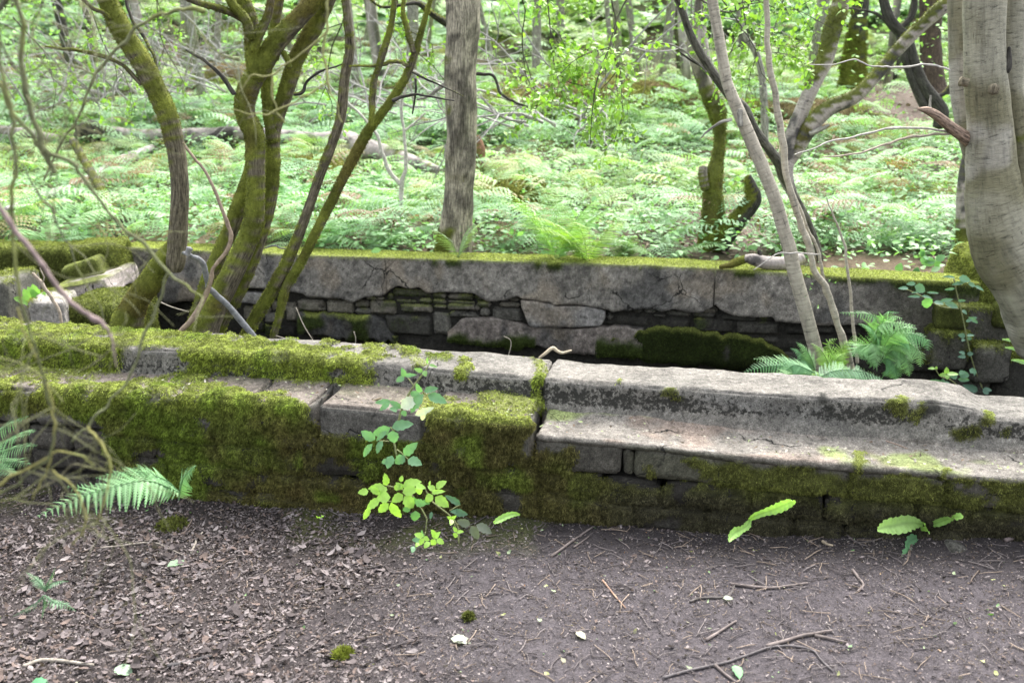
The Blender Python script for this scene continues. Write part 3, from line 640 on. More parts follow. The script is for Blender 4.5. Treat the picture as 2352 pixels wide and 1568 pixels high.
# ---- broken left end of the far wall and rubble in the pit
def rock(name, label, x0, y0, x1, y1, Y, depth, base, seed, mossf=0.0, tilt=0, rot=0, cat='stone', group=None, rnd=.03, zbot=None, md=40000, mcol=None, amp=.02):
    """a loose rock seen in the pixel box, bottom may run lower"""
    P = at(np.array([x0, x1, (x0 + x1) / 2, (x0 + x1) / 2]), np.array([(y0 + y1) / 2] * 2 + [y0, y1]), Y)
    wd = P[1, 0] - P[0, 0]; zt = P[2, 2]; zb_ = P[3, 2] if zbot is None else zbot; ht = zt - zb_
    B, F = boxgrid(*(max(4, int(q / .018)) for q in (wd, depth, ht))); dim = np.array([wd, depth, ht]); p = B * dim; r = min(rnd, dim.min() * .45)
    q = np.clip(p, r, dim - r); nn = unit(p - q); p = q + nn * r; p -= dim / 2
    c, s = math.cos(tilt), math.sin(tilt); Rt = np.array([[c, 0, s], [0, 1, 0], [-s, 0, c]]); c, s = math.cos(rot), math.sin(rot); Rz = np.array([[c, -s, 0], [s, c, 0], [0, 0, 1]])
    p = p @ Rt.T @ Rz.T; nn = nn @ Rt.T @ Rz.T
    X = p + np.array([(P[0, 0] + P[1, 0]) / 2, Y + depth / 2, (zt + zb_) / 2]); X = X + nn * ((fbm(X, 7, 4, seed) - .5) * 2 * amp + (fbm(X, 2.2, 2, seed) - .5) * 2 * amp)[:, None]
    F = orient(X, F, nn); c_ = np.broadcast_to(base, X.shape) * (.7 + .6 * fbm(X, 6, 3, seed))[:, None]
    m = ss(fbm(X, 7, 3, seed + 4) + .3 * nn[:, 2] - (1 - mossf), -.15, .1) if mossf > 0 else np.zeros(len(X))
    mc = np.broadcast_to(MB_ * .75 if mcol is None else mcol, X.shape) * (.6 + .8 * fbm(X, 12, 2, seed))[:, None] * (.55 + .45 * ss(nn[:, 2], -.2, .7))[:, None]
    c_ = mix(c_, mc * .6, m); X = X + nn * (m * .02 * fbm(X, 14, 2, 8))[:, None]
    t = thing(name, label, cat, (X[:, 0].mean(), X[:, 1].mean(), X[:, 2].min()), group)
    mk('stone', X, F, STONE, c_, t)
    if mossf > 0:
        sm = ht < .2; o = moss_mesh('moss', t, [(X, F, m, mc)], md, .006 if sm else .017, .002 if sm else .0045, .4, .55)
    return t
q = lambda a: tuple(Q1([a])[0])
rock('mossy_wall_end', 'long moss-covered wall remnant left of the gap in the far wall', -700, 572, 178, 690, 6.6, .3, np.array([.12, .08, .04]), 50, 1.0, cat='wall', zbot=-.5, mcol=MO_ * 1.5)
rock('broken_wall_chunk', 'broken shoulder of the far wall draped in bright moss beside the grey render', 185, 567, 284, 690, 6.35, .3, GREY * .8, 52, .98, cat='stone', zbot=-.5, tilt=-.12)
rock('sloping_mossy_stone', 'low mossy stone sloping down to the left at the foot of the broken wall end', 145, 603, 235, 668, 6.2, .25, GREY * .8, 53, .9, tilt=-.35, cat='stone')
rock('tilted_slab', 'pale flat slab tilted up to the right with a dark hollow under it', 118, 652, 250, 692, 5.95, .5, np.array([.36, .32, .30]), 54, .28, tilt=-.2, cat='slab', rnd=.015)
rock('squared_block', 'squared grey block with a pale flat top below the tilted slab', 55, 694, 134, 750, 5.4, .35, np.array([.30, .28, .26]), 56, .2, rot=.2, zbot=-.55, cat='block')
rock('dark_upright_stone', 'dark upright stone at the left edge behind the hanging twigs', -60, 650, 20, 760, 5.5, .4, DKST * 1.2, 57, .15, zbot=-.55)
rock('moss_mound', 'low green moss mound between the squared block and the bent trunk', 140, 700, 290, 760, 5.5, .5, DKST, 58, 1.0, rnd=.08, zbot=-.5, cat='stone', mcol=MO_ * 1.2)
rock('mossy_boulder', 'bright mossy boulder at the right end of the far wall under the big birch', 2232, 598, 2400, 716, 5.45, .5, DKST, 59, .98, rnd=.08, cat='boulder', zbot=-.1, tilt=.25, mcol=MO_ * 1.9)
rock('corner_block', 'dark angular block below the mossy boulder at the far wall corner', 2205, 705, 2330, 800, 5.4, .3, DKST * .9, 60, .3, zbot=-.6, cat='block')
rock('shadowed_boulder', 'big dark boulder in the pit at the right edge', 2300, 790, 2480, 920, 5.3, .6, DKST * .5, 61, .3, zbot=-.7, rnd=.1, cat='boulder')
for k, (x0, y0, x1, y1, lb, mf) in enumerate([(2165, 700, 2235, 760, 'small mossy stone jutting from the crumbling right end of the far wall', .7), (2150, 765, 2230, 850, 'dark squarish stone at the base of the crumbling far wall end', .3), (2300, 700, 2370, 760, 'mossy rubble stone tucked under the big birch', .8), (2235, 800, 2320, 880, 'lowest dark stone in the pit below the corner block', .2)]):
    rock('rubble_stone', lb, x0, y0, x1, y1, 5.36 - .02 * k, .22, DKST * .9, 640 + k, mf, rot=.2 * k - .3, rnd=.03, group='rubble at the right end of the far wall', mcol=MO_ * 1.1)
rock('wedge_stone', 'small dark wedge stone standing on the path at the foot of the wall', 2178, 1262, 2232, 1322, 3.0, .09, DKST * 1.1, 62, 0, rnd=.02, tilt=.3, cat='stone', md=60000, amp=.006)

# ---------------------------------------------------------------- ground
def grid_mesh(name, us, vs, zf, mat, colf, uvspace=True):
    u, v = np.meshgrid(us, vs, indexing='ij'); X = uvz(u, v, u * 0) if uvspace else np.stack([u, v, u * 0], -1)
    X[..., 2] = zf(X[..., 0], X[..., 1]); nb = len(vs); i = np.arange(len(us) - 1)[:, None] * nb + np.arange(nb - 1)[None]
    F = np.stack([i, i + nb, i + nb + 1, i + 1], -1).reshape(-1, 4); X = X.reshape(-1, 3)
    o = mk(name, X, F, mat, colf(X)); o['kind'] = 'structure'; return o
SOILC = np.array([.068, .060, .064])
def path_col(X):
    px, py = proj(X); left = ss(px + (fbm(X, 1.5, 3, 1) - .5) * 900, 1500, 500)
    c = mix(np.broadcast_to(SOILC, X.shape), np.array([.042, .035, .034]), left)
    u, v = X[:, :2] @ U, X[:, :2] @ Vd; foot_dark = ss(v, 3.0, 3.3) * .55; c = mix(c, np.array([.022, .019, .016]), foot_dark)  # soil colour gets darker towards the wall foot
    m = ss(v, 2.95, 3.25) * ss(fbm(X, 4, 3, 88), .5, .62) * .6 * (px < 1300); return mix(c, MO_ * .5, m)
us = np.concatenate([np.linspace(-30, -3.6, 24)[:-1], np.linspace(-3.6, 2.6, 440), np.linspace(2.6, 30, 24)[1:]])
vs = np.concatenate([np.linspace(-30, .4, 20)[:-1], np.linspace(.4, 3.42, 215)])
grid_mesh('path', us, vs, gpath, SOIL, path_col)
def gpit(x, y):
    X = np.stack([x, y, x * 0], -1); px, py = proj(X); return -.55 + (fbm(X, 2.5, 3, 15) - .5) * .16 + .12 * ss(x, .6, 1.6) + .1 * ss(x, -1.2, -2.2)
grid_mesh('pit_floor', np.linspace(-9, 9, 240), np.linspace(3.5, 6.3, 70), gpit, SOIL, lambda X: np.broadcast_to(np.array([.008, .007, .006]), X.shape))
hy = np.array([6, 7, 9, 10.5, 13, 17, 22, 28, 36, 60, 100.]); hz = np.array([.40, .43, .55, .64, .98, 1.55, 2.75, 4.2, 6.2, 12, 22])
def ghill(x, y):
    x = np.asarray(x, float); y = np.asarray(y, float)
    v = (x * Vd[0] + y * Vd[1]) / .9766; k = ss(y, 7, 14); d = v * (1 - k) + y * k; X = np.stack([x, y, x * 0], -1)
    z = np.interp(d, hy, hz); z = (z + np.interp(d - .8, hy, hz) + np.interp(d + .8, hy, hz)) / 3
    return z + (fbm(X, .35, 3, 71) - .5) * .9 * ss(d, 9, 20) + (fbm(X, 1.3, 3, 72) - .5) * .34 * ss(d, 6.4, 8.5)
BAREP = [[(1560, 480), (1640, 470), (1770, 490), (1780, 580), (1560, 590)], [(1340, 440), (1560, 455), (1540, 500), (1380, 495)], [(1030, 520), (1110, 520), (1110, 590), (1000, 590)], [(380, 440), (480, 440), (480, 500), (380, 500)], [(1900, 500), (2000, 480), (2230, 440), (2230, 520), (1980, 545)], [(1950, 205), (2170, 190), (2160, 330), (1960, 335)], [(1270, 530), (1500, 520), (1480, 590), (1300, 590)]]
def bare_hill(X):
    px, py = proj(X); m = 0
    for p in BAREP: m = np.maximum(m, inpoly(px + 60 * (fbm(X, 2, 2, 5) - .5), py + 20 * (fbm(X, 3, 2, 6) - .5), p, 18))
    return m
def hill_col(X):
    c = mix(np.broadcast_to([.05, .055, .028], X.shape), np.array([.10, .075, .05]), ss(fbm(X, 1.5, 3, 3), .45, .65))
    c = mix(c, np.array([.13, .10, .085]), bare_hill(X)); return mix(c, np.array([.14, .16, .03]), ss(fbm(X, .8, 3, 13), .58, .7) * .8)
us = np.concatenate([np.linspace(-90, -12, 30)[:-1], np.linspace(-12, 12, 190), np.linspace(12, 90, 30)[1:]])
vs = np.concatenate([np.linspace(6.08, 12, 90)[:-1], np.linspace(12, 40, 130)[:-1], np.linspace(40, 100, 20)])
grid_mesh('hillside', us, vs, ghill, HILLM, hill_col)
# ---------------------------------------------------------------- trees
def bark_col(X, kindb, mossy, side=None):
    """side: preferred moss direction"""
    n1 = fbm(X, 5, 3, 21)
    if kindb == 'moss': b = np.array([.115, .10, .07])
    elif kindb == 'dark': b = np.array([.045, .042, .036])
    elif kindb == 'pale': b = np.array([.40, .365, .29])
    elif kindb == 'grey': b = np.array([.22, .21, .18])
    elif kindb == 'birch': b = np.array([.36, .32, .29])
    elif kindb == 'big': b = np.array([.28, .27, .205])
    elif kindb == 'oldbirch': b = np.array([.26, .235, .18])
    else: b = np.asarray(kindb, float)
    c = np.broadcast_to(b, X.shape) * (.75 + .5 * n1)[:, None]
    if kindb == 'birch': c = mix(c, np.array([.03, .03, .03]), ss(fbm(X, 9, 4, 52), .52, .60) * .85)
    if kindb == 'oldbirch': c = mix(c, np.array([.07, .062, .05]), ss(fbm(X * np.array([1, 1, .5]), 20, 4, 53), .48, .60) * .8)
    if kindb == 'big': c = mix(c, np.array([.15, .14, .075]), ss(fbm(X, 3, 3, 57), .42, .62) * .8); c = mix(c, np.array([.44, .42, .38]), ss(fbm(X, 4, 3, 58), .55, .68) * .6)
    return c
MOSSC = np.array([.135, .155, .026])
class Tree:
    def __init__(s, name, label, cat, base, group=None):
        s.root = thing(name, label, cat, base, group); s.items = []
    def limb(s, pts, Y, kindb='moss', mossy=.8, name='trunk', seg=None, lump=.12, freq=9, ribs=0, mat=None, mfn=None, parent=None, mcol=None, mthick=.18):
        P, r = px_path(pts, Y); big = r.max()
        if mossy > .3: r = r * (.80 if name in ('stem', 'arm') else .85)
        if big < .02: P, r = jag(P, r, .05, len(s.items) + int(pts[0][0]))
        seg = seg or (28 if big > .05 else 14 if big > .018 else 8)
        V, F, bk = tube(P, r, seg, 8 if big > .03 else 5, lump, freq, int(P[0, 0] * 1000) % 97, ribs)
        A = catmull(P, 8); cidx = np.argmin(((V[:, None, :] - A[None, ::3, :]) ** 2).sum(-1), 1); nn = unit(V - A[::3][cidx])
        c = bark_col(V, kindb, mossy); m = np.zeros(len(V))
        if mossy > 0:
            bias = .25 * nn[:, 2] - .12 * nn[:, 0] + (0 if mfn is None else mfn(V, nn))
            m = ss(fbm(V, 6, 3, 33) * .8 + bias - (.85 - mossy * .85), -.06, .10)
        mc = np.broadcast_to(MOSSC if mcol is None else mcol, V.shape) * (.3 + 1.45 * fbm(V, 13, 3, 5))[:, None]
        mc = mix(mc, np.array([.12, .085, .03]), ss(fbm(V, 4, 2, 19), .6, .75) * .6)
        c = np.concatenate([mix(c, mc * .8, m), 1 - .85 * m[:, None]], 1); V = V + nn * (m * mthick * min(big, .05) * (fbm(V, 22, 2, 8) - .3))[:, None]
        if mat is None: mat = BIRCH if kindb in ('birch', 'big', 'pale', 'oldbirch') else BARK
        o = mk(name, V, F, mat, c, parent or s.root, bk)
        if mossy > 0: s.items.append((V, F[0], m, mc))
        return o
    def moss(s, dens=34000, L=.009, W=.004):
        o = moss_mesh('moss', s.root, s.items, dens, L, W, .25, .6)
        return s
def twiggy(tree, start, direc, length, r, depth, rng, col, parent=None, grav=0.0, name='branch', leafcb=None, acc=None, wob=.35, kids=3):
    """recursive twig; everything below the first limb goes into one mesh (acc)"""
    top = acc is None; acc = acc or Acc(); n = 6; P = [np.array(start, float)]; d = unit(np.array(direc, float))
    for i in range(n):
        d = unit(d + rng.normal(0, wob / 2, 3) + np.array([0, 0, -grav])); P.append(P[-1] + d * length / n)
    P = np.array(P); V, F, _ = tube(P, np.linspace(r, r * .35, n + 1), 6 if r > .004 else 4, 2, .1, 40); acc.add(V, F, col)
    if leafcb: leafcb(P, d)
    if depth > 0:
        for k in range(kids):
            i = rng.integers(1, n); dd = unit(P[i] - P[i - 1]); side = unit(np.cross(dd, rng.normal(0, 1, 3)))
            twiggy(tree, P[i], dd * .6 + side * .8, length * rng.uniform(.35, .6), r * .55, depth - 1, rng, col, None, grav, name, leafcb, acc, wob, kids)
    if top: return acc.mk(name, TWIG, parent)
# T1 bent mossy trunk
t = Tree('bent_tree', 'stout leaning tree with a knee-shaped mossy bend at its foot, left of the branching tree', 'tree', at(300, 760, 5.2) * [1, 1, 0] + [0, 0, -.5])
mup = lambda V, nn: .14 * ss(V[:, 2], 1.0, 1.7) + .30 * ss(V[:, 2], .55, .3) - .22 * ss(V[:, 2], .4, .6) * ss(V[:, 2], 1.35, 1.0)
t.limb(K1([(440, -120, 85), (490, 0, 88), (560, 150, 95), (650, 290, 97), (720, 430, 92), (775, 560, 92), (805, 700, 90), (820, 850, 88), (815, 1000, 94), (808, 1110, 98), (800, 1200, 92), (796, 1235, 60)]), 5.0, 'moss', .52, lump=.07, mfn=mup)
t.limb(K1([(800, 1120, 80), (745, 1185, 100), (680, 1290, 115), (620, 1380, 118), (585, 1460, 150), (570, 1560, 200), (560, 1660, 230)]), [5.02, 5.1], 'moss', .95, lump=.14, name='root_stem')
t.limb(K1([(645, 385, 22), (560, 300, 18), (450, 250, 17), (330, 230, 14), (205, 212, 9)]), [5, 4.9], 'moss', .6, 'branch'); t.limb(K1([(560, 120, 22), (470, 60, 20), (400, 20, 18), (330, -60, 16)]), [5, 4.8], 'moss', .6, 'branch')
t.limb(K1([(700, 440, 10), (715, 300, 12), (660, 180, 12), (590, 60, 13), (570, -40, 14)]), [5, 5.2], 'dark', .3, 'branch')
t.moss()
# T2 branching mossy tree
t = Tree('branching_tree', 'moss-covered tree whose fused stems rise from the pit and fork into thick arms', 'tree', at(460, 790, 4.75) * [1, 1, 0] + [0, 0, -.5])
Y2 = 4.75
t.limb(K1([(860, 1640, 210), (915, 1530, 165), (960, 1430, 130), (1030, 1300, 112), (1100, 1160, 105), (1155, 1010, 100), (1165, 880, 94), (1165, 740, 95), (1160, 620, 98), (1122, 530, 98), (1118, 450, 105), (1150, 370, 98), (1200, 290, 100), (1265, 190, 95), (1350, 95, 90), (1440, 0, 88), (1530, -90, 85)]), Y2, 'moss', .70, 'trunk', lump=.1)
t.limb(K1([(930, 1600, 120), (980, 1500, 95), (1060, 1370, 88), (1140, 1200, 82), (1200, 1020, 80), (1232, 870, 84), (1243, 740, 78), (1245, 620, 75), (1262, 540, 76), (1310, 400, 80), (1350, 270, 82), (1430, 130, 90), (1492, 0, 84), (1530, -80, 80)]), Y2 + .12, 'moss', .70, 'stem', lump=.1)
t.limb(K1([(840, 1600, 90), (865, 1520, 62), (930, 1330, 70), (1000, 1160, 80), (1070, 1000, 86), (1120, 860, 84), (1150, 740, 60)]), Y2 + .16, 'moss', .70, 'stem', lump=.1)
t.limb(K1([(1245, 650, 60), (1228, 540, 62), (1220, 460, 62), (1216, 380, 60), (1215, 300, 55), (1230, 230, 50), (1245, 160, 46), (1262, 60, 50), (1280, -40, 50)]), Y2 + .1, 'moss', .70, 'stem')
t.limb(K1([(1170, 360, 70), (1155, 280, 76), (1150, 200, 75), (1140, 100, 82), (1105, 0, 82), (1080, -60, 80)]), Y2 - .02, 'moss', .70, 'arm')
t.limb(K1([(1150, 180, 40), (1120, 90, 46), (1060, 20, 46), (1030, -60, 40)]), Y2 - .1, 'moss', .8, 'arm')
t.limb(K1([(1150, 230, 44), (1195, 130, 46), (1225, 60, 40), (1240, -40, 36)]), Y2 - .08, 'moss', .70, 'arm')
t.limb(K1([(1120, 95, 40), (1060, 62, 34), (985, 35, 34), (900, 12, 30), (820, -20, 24)]), [Y2, Y2 - .3], 'moss', .6, 'branch')
t.limb(K1([(1068, 430, 20), (1020, 360, 18), (950, 290, 14), (848, 228, 8)]), Y2 - .05, 'dark', .2, 'dead_branch')
t.limb(K1([(1320, 310, 26), (1300, 250, 26), (1255, 215, 18)]), Y2, 'moss', .8, 'branch')
t.limb(K1([(1340, 430, 14), (1380, 420, 16), (1395, 380, 12), (1450, 330, 10), (1560, 293, 6)]), Y2, 'dark', .3, 'branch')
t.moss()
# T3, T4 slim stems
t = Tree('slim_tree', 'slim leaning stem with a mossy crooked foot, right beside the branching tree', 'tree', at(560, 790, 4.9) * [1, 1, 0] + [0, 0, -.5])
t.limb(K1([(1090, 1620, 60), (1112, 1545, 55), (1150, 1470, 60), (1195, 1395, 62), (1260, 1290, 66), (1310, 1190, 62), (1370, 1050, 55), (1420, 910, 50), (1470, 770, 50), (1520, 640, 50), (1555, 520, 50)]) + K2([(22, 350, 50), (45, 230, 46), (35, 90, 42), (25, 0, 40), (20, -80, 40)]), [4.9, 4.7], 'moss', .8, mfn=lambda V, nn: -.25 * ss(V[:, 2], .6, 1.0)); t.moss()
t = Tree('forked_slim_tree', 'slim yellow-green stem leaning right and forking high up, nearest the scarred birch', 'tree', at(620, 795, 4.85) * [1, 1, 0] + [0, 0, -.5])
t.limb(K1([(1225, 1620, 34), (1245, 1540, 34), (1275, 1430, 38), (1300, 1320, 46), (1370, 1200, 48), (1430, 1080, 48), (1490, 960, 50), (1545, 850, 52)]) + K2([(50, 740, 56), (120, 610, 52), (180, 530, 46), (240, 450, 42), (300, 350, 42), (340, 250, 36), (380, 110, 26), (420, -20, 20)]), [4.85, 4.7], 'moss', .8)
t.limb(K2([(140, 575, 26), (148, 480, 34), (152, 400, 34), (190, 270, 32), (235, 110, 30), (250, 0, 28), (255, -60, 26)]), 4.7, 'moss', .7, 'stem'); t.limb(K2([(335, 240, 30), (310, 150, 30), (290, 60, 24), (290, -40, 20)]), 4.7, 'moss', .7, 'stem')
t.limb(K2([(310, 300, 18), (270, 282, 20), (225, 285, 20), (170, 300, 16), (40, 302, 10)]), 4.7, 'moss', .7, 'branch')
t.limb(K2([(330, 330, 12), (380, 355, 12), (450, 385, 9), (560, 440, 5)]), 4.65, 'dark', .4, 'branch'); t.limb(K2([(240, 460, 16), (300, 437, 13), (380, 435, 10), (520, 458, 6)]), 4.65, 'dark', .3, 'branch')
t.limb(K2([(345, 360, 10), (345, 430, 9), (330, 520, 6)]), 4.68, 'dark', .3, 'branch'); t.moss()
# sticks leaning in the pit
t = Tree('leaning_stick', 'bare grey stick leaning over the roots of the branching tree', 'stick', at(580, 790, 4.5) * [1, 1, 0] + [0, 0, -.5])
t.limb(K1([(833, 1152, 12), (880, 1170, 18), (925, 1200, 24), (945, 1290, 24), (970, 1330, 26), (1050, 1405, 26), (1165, 1548, 28), (1230, 1640, 28)]), [4.3, 4.6], [.17, .175, .18], 0, 'stick', mat=TWIG)
t.limb(K1([(850, 1160, 24), (865, 1130, 26)]), [4.3, 4.3], [.2, .2, .2], 0, 'stub', mat=TWIG)
t = Tree('leaning_stick', 'long thin tan stem curving down in front of the branching tree', 'stick', at(400, 790, 4.4) * [1, 1, 0] + [0, 0, -.3])
t.limb(K1([(835, 650, 10), (880, 715, 12), (930, 775, 12), (975, 860, 14), (1010, 950, 15), (1040, 1030, 16), (1052, 1085, 18), (1030, 1150, 18), (980, 1210, 18), (962, 1260, 18), (940, 1340, 22), (880, 1450, 22), (820, 1512, 22), (780, 1570, 20)]), [4.3, 4.35], [.26, .20, .15], .15, 'stem', mat=TWIG)
t = Tree('leaning_stick', 'thin pale forked stick standing beside the squared block at the left', 'stick', at(130, 760, 4.9) * [1, 1, 0] + [0, 0, -.3])
t.limb(Q1([(275, 615, 26), (345, 700, 28), (450, 845, 26), (500, 950, 24), (520, 1070, 22)]), 5.2, [.30, .25, .2], 0, 'stick', mat=TWIG); t.limb(Q1([(345, 705, 14), (370, 650, 12), (335, 570, 10)]), 5.2, [.3, .26, .2], 0, 'stick', mat=TWIG)
def free_stick(label, pts, Y, col, name='fallen_stick', grp=None, z=None):
    P, r = px_path(pts, Y)
    V, F, _ = tube(P, r, 8, 5, .12, 30, 3); o = mk(name, V, F, TWIG, np.broadcast_to(np.array(col), V.shape) * (.7 + .6 * fbm(V, 20, 3, 2))[:, None]); tag(o, label, 'stick', grp); return o
free_stick('forked bone-pale stick lying over the crack in the wall coping', K1([]) + Q3([(325, 1125, 18), (380, 1085, 30), (440, 1040, 32), (480, 1065, 30), (525, 1080, 26), (600, 1058, 14)]), 4.08, [.42, .36, .26])
free_stick('dark wiry twig resting on the mossy top of the far wall', Q2([(165, 255, 14), (190, 210, 12), (290, 182, 12), (350, 205, 12), (480, 210, 8)]), 5.85, [.10, .10, .10])
free_stick('bent brown twig lying on the bare ledge stone behind the bramble', B2([(790, 445, 20), (860, 405, 24), (920, 355, 22), (1020, 315, 16)]), 3.62, [.19, .16, .10])
free_stick('short brown twig lying on the pale ledge near the right end', B4([(1190, 475, 10), (1280, 505, 10), (1370, 540, 9)]), 3.2, [.16, .12, .1])
for k, (a, lab) in enumerate([(Q2([(470, 700, 8), (540, 860, 8), (630, 1000, 6)]), 'straight pale switch leaning in the pit right of the slim stems'), (Q2([(955, 900, 8), (970, 960, 8), (965, 1020, 6)]), 'short upright twig tip poking above the middle of the coping'),
        (Q3([(30, 940, 6), (85, 970, 7), (90, 1030, 7), (70, 1100, 7)]), 'curled hair-thin twig rising from the dark pit'), (Q2([(300, 935, 8), (380, 960, 8), (470, 985, 6)]), 'thin twig lying low behind the moss at the foot of the slim stems'), (Q1([(1350, 858, 10), (1450, 900, 9), (1585, 938, 7)]), 'thin twig crossing the dark gap right of the bent trunk')]):
    free_stick(lab, a, 4.6, [.3, .27, .22], 'thin_twig')
# T5 scarred birch
t = Tree('birch_tree', 'upright old birch with furrowed scarred bark, moss at its top and foot, in the middle', 'tree', at(1052, 590, 6.9))
t.limb(K2([(545, -120, 150), (552, 0, 150), (556, 130, 148), (546, 300, 138), (550, 500, 138), (550, 700, 132), (545, 900, 134), (535, 1040, 150), (522, 1160, 178), (515, 1230, 200)]), 6.55, 'oldbirch', .30, lump=.12, freq=8, ribs=.08, mat=BARK,
       mfn=lambda V, nn: .42 * ss(V[:, 2], 1.95, 2.2) + .5 * ss(V[:, 2], .75, .5) * ss(nn[:, 0], .2, -.5) - .1)
t.limb(K2([(485, 105, 44), (440, 80, 34), (400, 50, 26), (350, 15, 22), (290, 22, 18), (190, 32, 14), (130, -8, 10)]), [6.8, 6.3], 'dark', .5, 'branch'); t.limb(K2([(500, 380, 26), (465, 392, 20), (440, 412, 16), (400, 440, 12), (350, 455, 8)]), 6.6, 'grey', .1, 'branch')
t.limb(K2([(600, 335, 20), (640, 340, 14), (700, 348, 12), (728, 420, 12), (770, 452, 11), (830, 478, 11), (905, 496, 8)]), [6.8, 6.6], 'dark', 0, 'branch'); t.moss(26000, .015, .004)
t = Tree('stump', 'short splintered reddish stump right of the scarred birch', 'stump', at(1100, 400, 9.5)); t.limb(K2([(640, 800, 60), (635, 740, 50), (640, 680, 46), (628, 620, 24)]), 9.2, [.20, .11, .07], .3, 'stump', lump=.3)
# pale forked sapling
t = Tree('sapling', 'thin pale grey sapling forking into two behind the far wall, left of the scarred birch', 'sapling', at(935, 582, 7.2))
t.limb(K2([(305, 1170, 14), (290, 1060, 17), (280, 950, 18), (283, 840, 20), (300, 740, 16), (296, 640, 14), (282, 500, 14), (300, 380, 12), (345, 220, 10), (385, 80, 8), (415, -30, 7)]), 7.2, [.40, .38, .34], 0, mat=TWIG); t.limb(K2([(275, 840, 20), (225, 780, 18), (195, 700, 16), (170, 620, 14), (100, 530, 12), (30, 460, 10)]), 7.2, [.42, .40, .36], 0, 'stem', mat=TWIG)
t.limb(K2([(290, 600, 10), (340, 560, 9), (390, 515, 7)]), 7.2, [.4, .38, .34], 0, 'twig', mat=TWIG)
# right pale stems in the pit
Yr = 4.65
t = Tree('pale_sapling', 'smooth cream-barked young tree, thickest of the three stems leaning from the ferns in the pit', 'tree', at(1895, 860, Yr) * [1, 1, 0] + [0, 0, -.5])
t.limb(K6([(660, 680, 64), (645, 600, 62), (612, 480, 62), (570, 320, 60), (520, 140, 60)]) + K3([(498, 1130, 60), (470, 1040, 58), (430, 900, 58), (370, 750, 58), (315, 620, 58), (272, 520, 55), (238, 440, 50), (212, 370, 46), (200, 300, 48), (178, 180, 46), (150, 20, 44), (135, -90, 42)]), [Yr, Yr + .05], 'pale', 0, lump=.05)
t.limb(K3([(275, 575, 26), (272, 530, 24), (274, 498, 22)]), Yr - .03, 'grey', 0, 'stub'); t.limb(K3([(235, 545, 14), (180, 560, 12), (125, 600, 9), (95, 628, 5)]), Yr - .03, 'grey', 0, 'branch')
t.limb(K3([(335, 1230, 4), (440, 1160, 6)]) + K6([(475, 60, 7), (560, 60, 7), (640, 66, 5)]), Yr - .1, [.45, .42, .38], 0, 'twig', mat=TWIG)
t = Tree('pale_sapling', 'second pale stem from the ferns, thinner and crooked, leaning left', 'tree', at(1945, 840, Yr) * [1, 1, 0] + [0, 0, -.5])
t.limb(K6([(790, 620, 30), (762, 520, 30), (735, 430, 27), (692, 295, 28), (655, 210, 29), (612, 130, 27)]) + K3([(585, 1110, 27), (560, 1040, 28), (520, 930, 28), (485, 790, 28), (465, 620, 33), (440, 480, 28), (410, 300, 26), (397, 130, 24), (395, -60, 20)]), [Yr + .05, Yr + .1], 'pale', 0)
t.limb(K6([(655, 205, 14), (645, 120, 14), (625, 40, 13)]) + K3([(590, 1060, 12), (540, 930, 12), (500, 850, 10)]), Yr + .1, 'pale', 0, 'stem')
t = Tree('pale_sapling', 'third and thinnest of the stems rising from the ferns', 'sapling', at(1975, 830, Yr) * [1, 1, 0] + [0, 0, -.5])
t.limb(K6([(808, 560, 14), (798, 450, 15), (785, 300, 14), (762, 130, 12)]) + K3([(742, 1090, 11), (700, 990, 8), (668, 900, 5)]), Yr + .2, 'pale', 0, 'stem')
# T8 dark leaning tree
t = Tree('dark_leaning_tree', 'thin dark trunk sagging diagonally behind the cream sapling', 'tree', at(1880, 590, 6.3))
t.limb(K3([(-40, -60, 28), (0, 25, 30), (58, 180, 34), (150, 330, 38), (230, 440, 42), (295, 500, 44), (340, 590, 40), (410, 685, 42), (450, 745, 46), (470, 800, 42), (515, 880, 36), (570, 985, 34), (615, 1090, 30), (640, 1180, 30)]), [5.6, 6.4], [.10, .095, .08], .12, lump=.08)
t.limb(K3([(0, 240, 8), (80, 290, 10), (140, 330, 8)]), 5.8, 'dark', 0, 'twig'); t.limb(K3([(-150, 200, 5), (-60, 200, 7), (30, 245, 8), (120, 330, 8)]), 5.7, 'grey', 0, 'twig')
# T9 leaning twin birch
t = Tree('leaning_birch', 'leaning black and white birch splitting into an upright arm and a long mossy arm', 'tree', at(1865, 580, 6.6))
t.limb(K3([(600, 1180, 40), (590, 1100, 40), (560, 1000, 44), (510, 880, 52), (478, 790, 80), (488, 720, 84), (515, 610, 76), (545, 530, 75), (600, 400, 74), (655, 290, 80), (690, 160, 84), (722, 50, 84), (760, -60, 84)]), [6.5, 6.7], 'birch', .34, lump=.1, mfn=lambda V, nn: .3 * ss(V[:, 2], 1.45, 1.6) * ss(V[:, 2], 2.1, 1.95))
t.limb(K3([(490, 750, 60), (530, 690, 70), (590, 590, 82), (670, 500, 84), (790, 445, 74), (890, 350, 64), (990, 230, 64), (1100, 120, 62), (1190, 40, 70), (1260, -10, 60)]), [6.6, 6.4], 'birch', .52, 'arm', lump=.1, mfn=lambda V, nn: .45 * nn[:, 2])
t.limb(K3([(590, 610, 20), (640, 590, 20), (680, 570, 10)]), 6.5, 'grey', 0, 'stub'); t.moss(22000, .014, .004)
t = Tree('birch_log', 'short pink-white birch log lying on the mossy top of the far wall', 'log', at(1760, 600, 5.78))
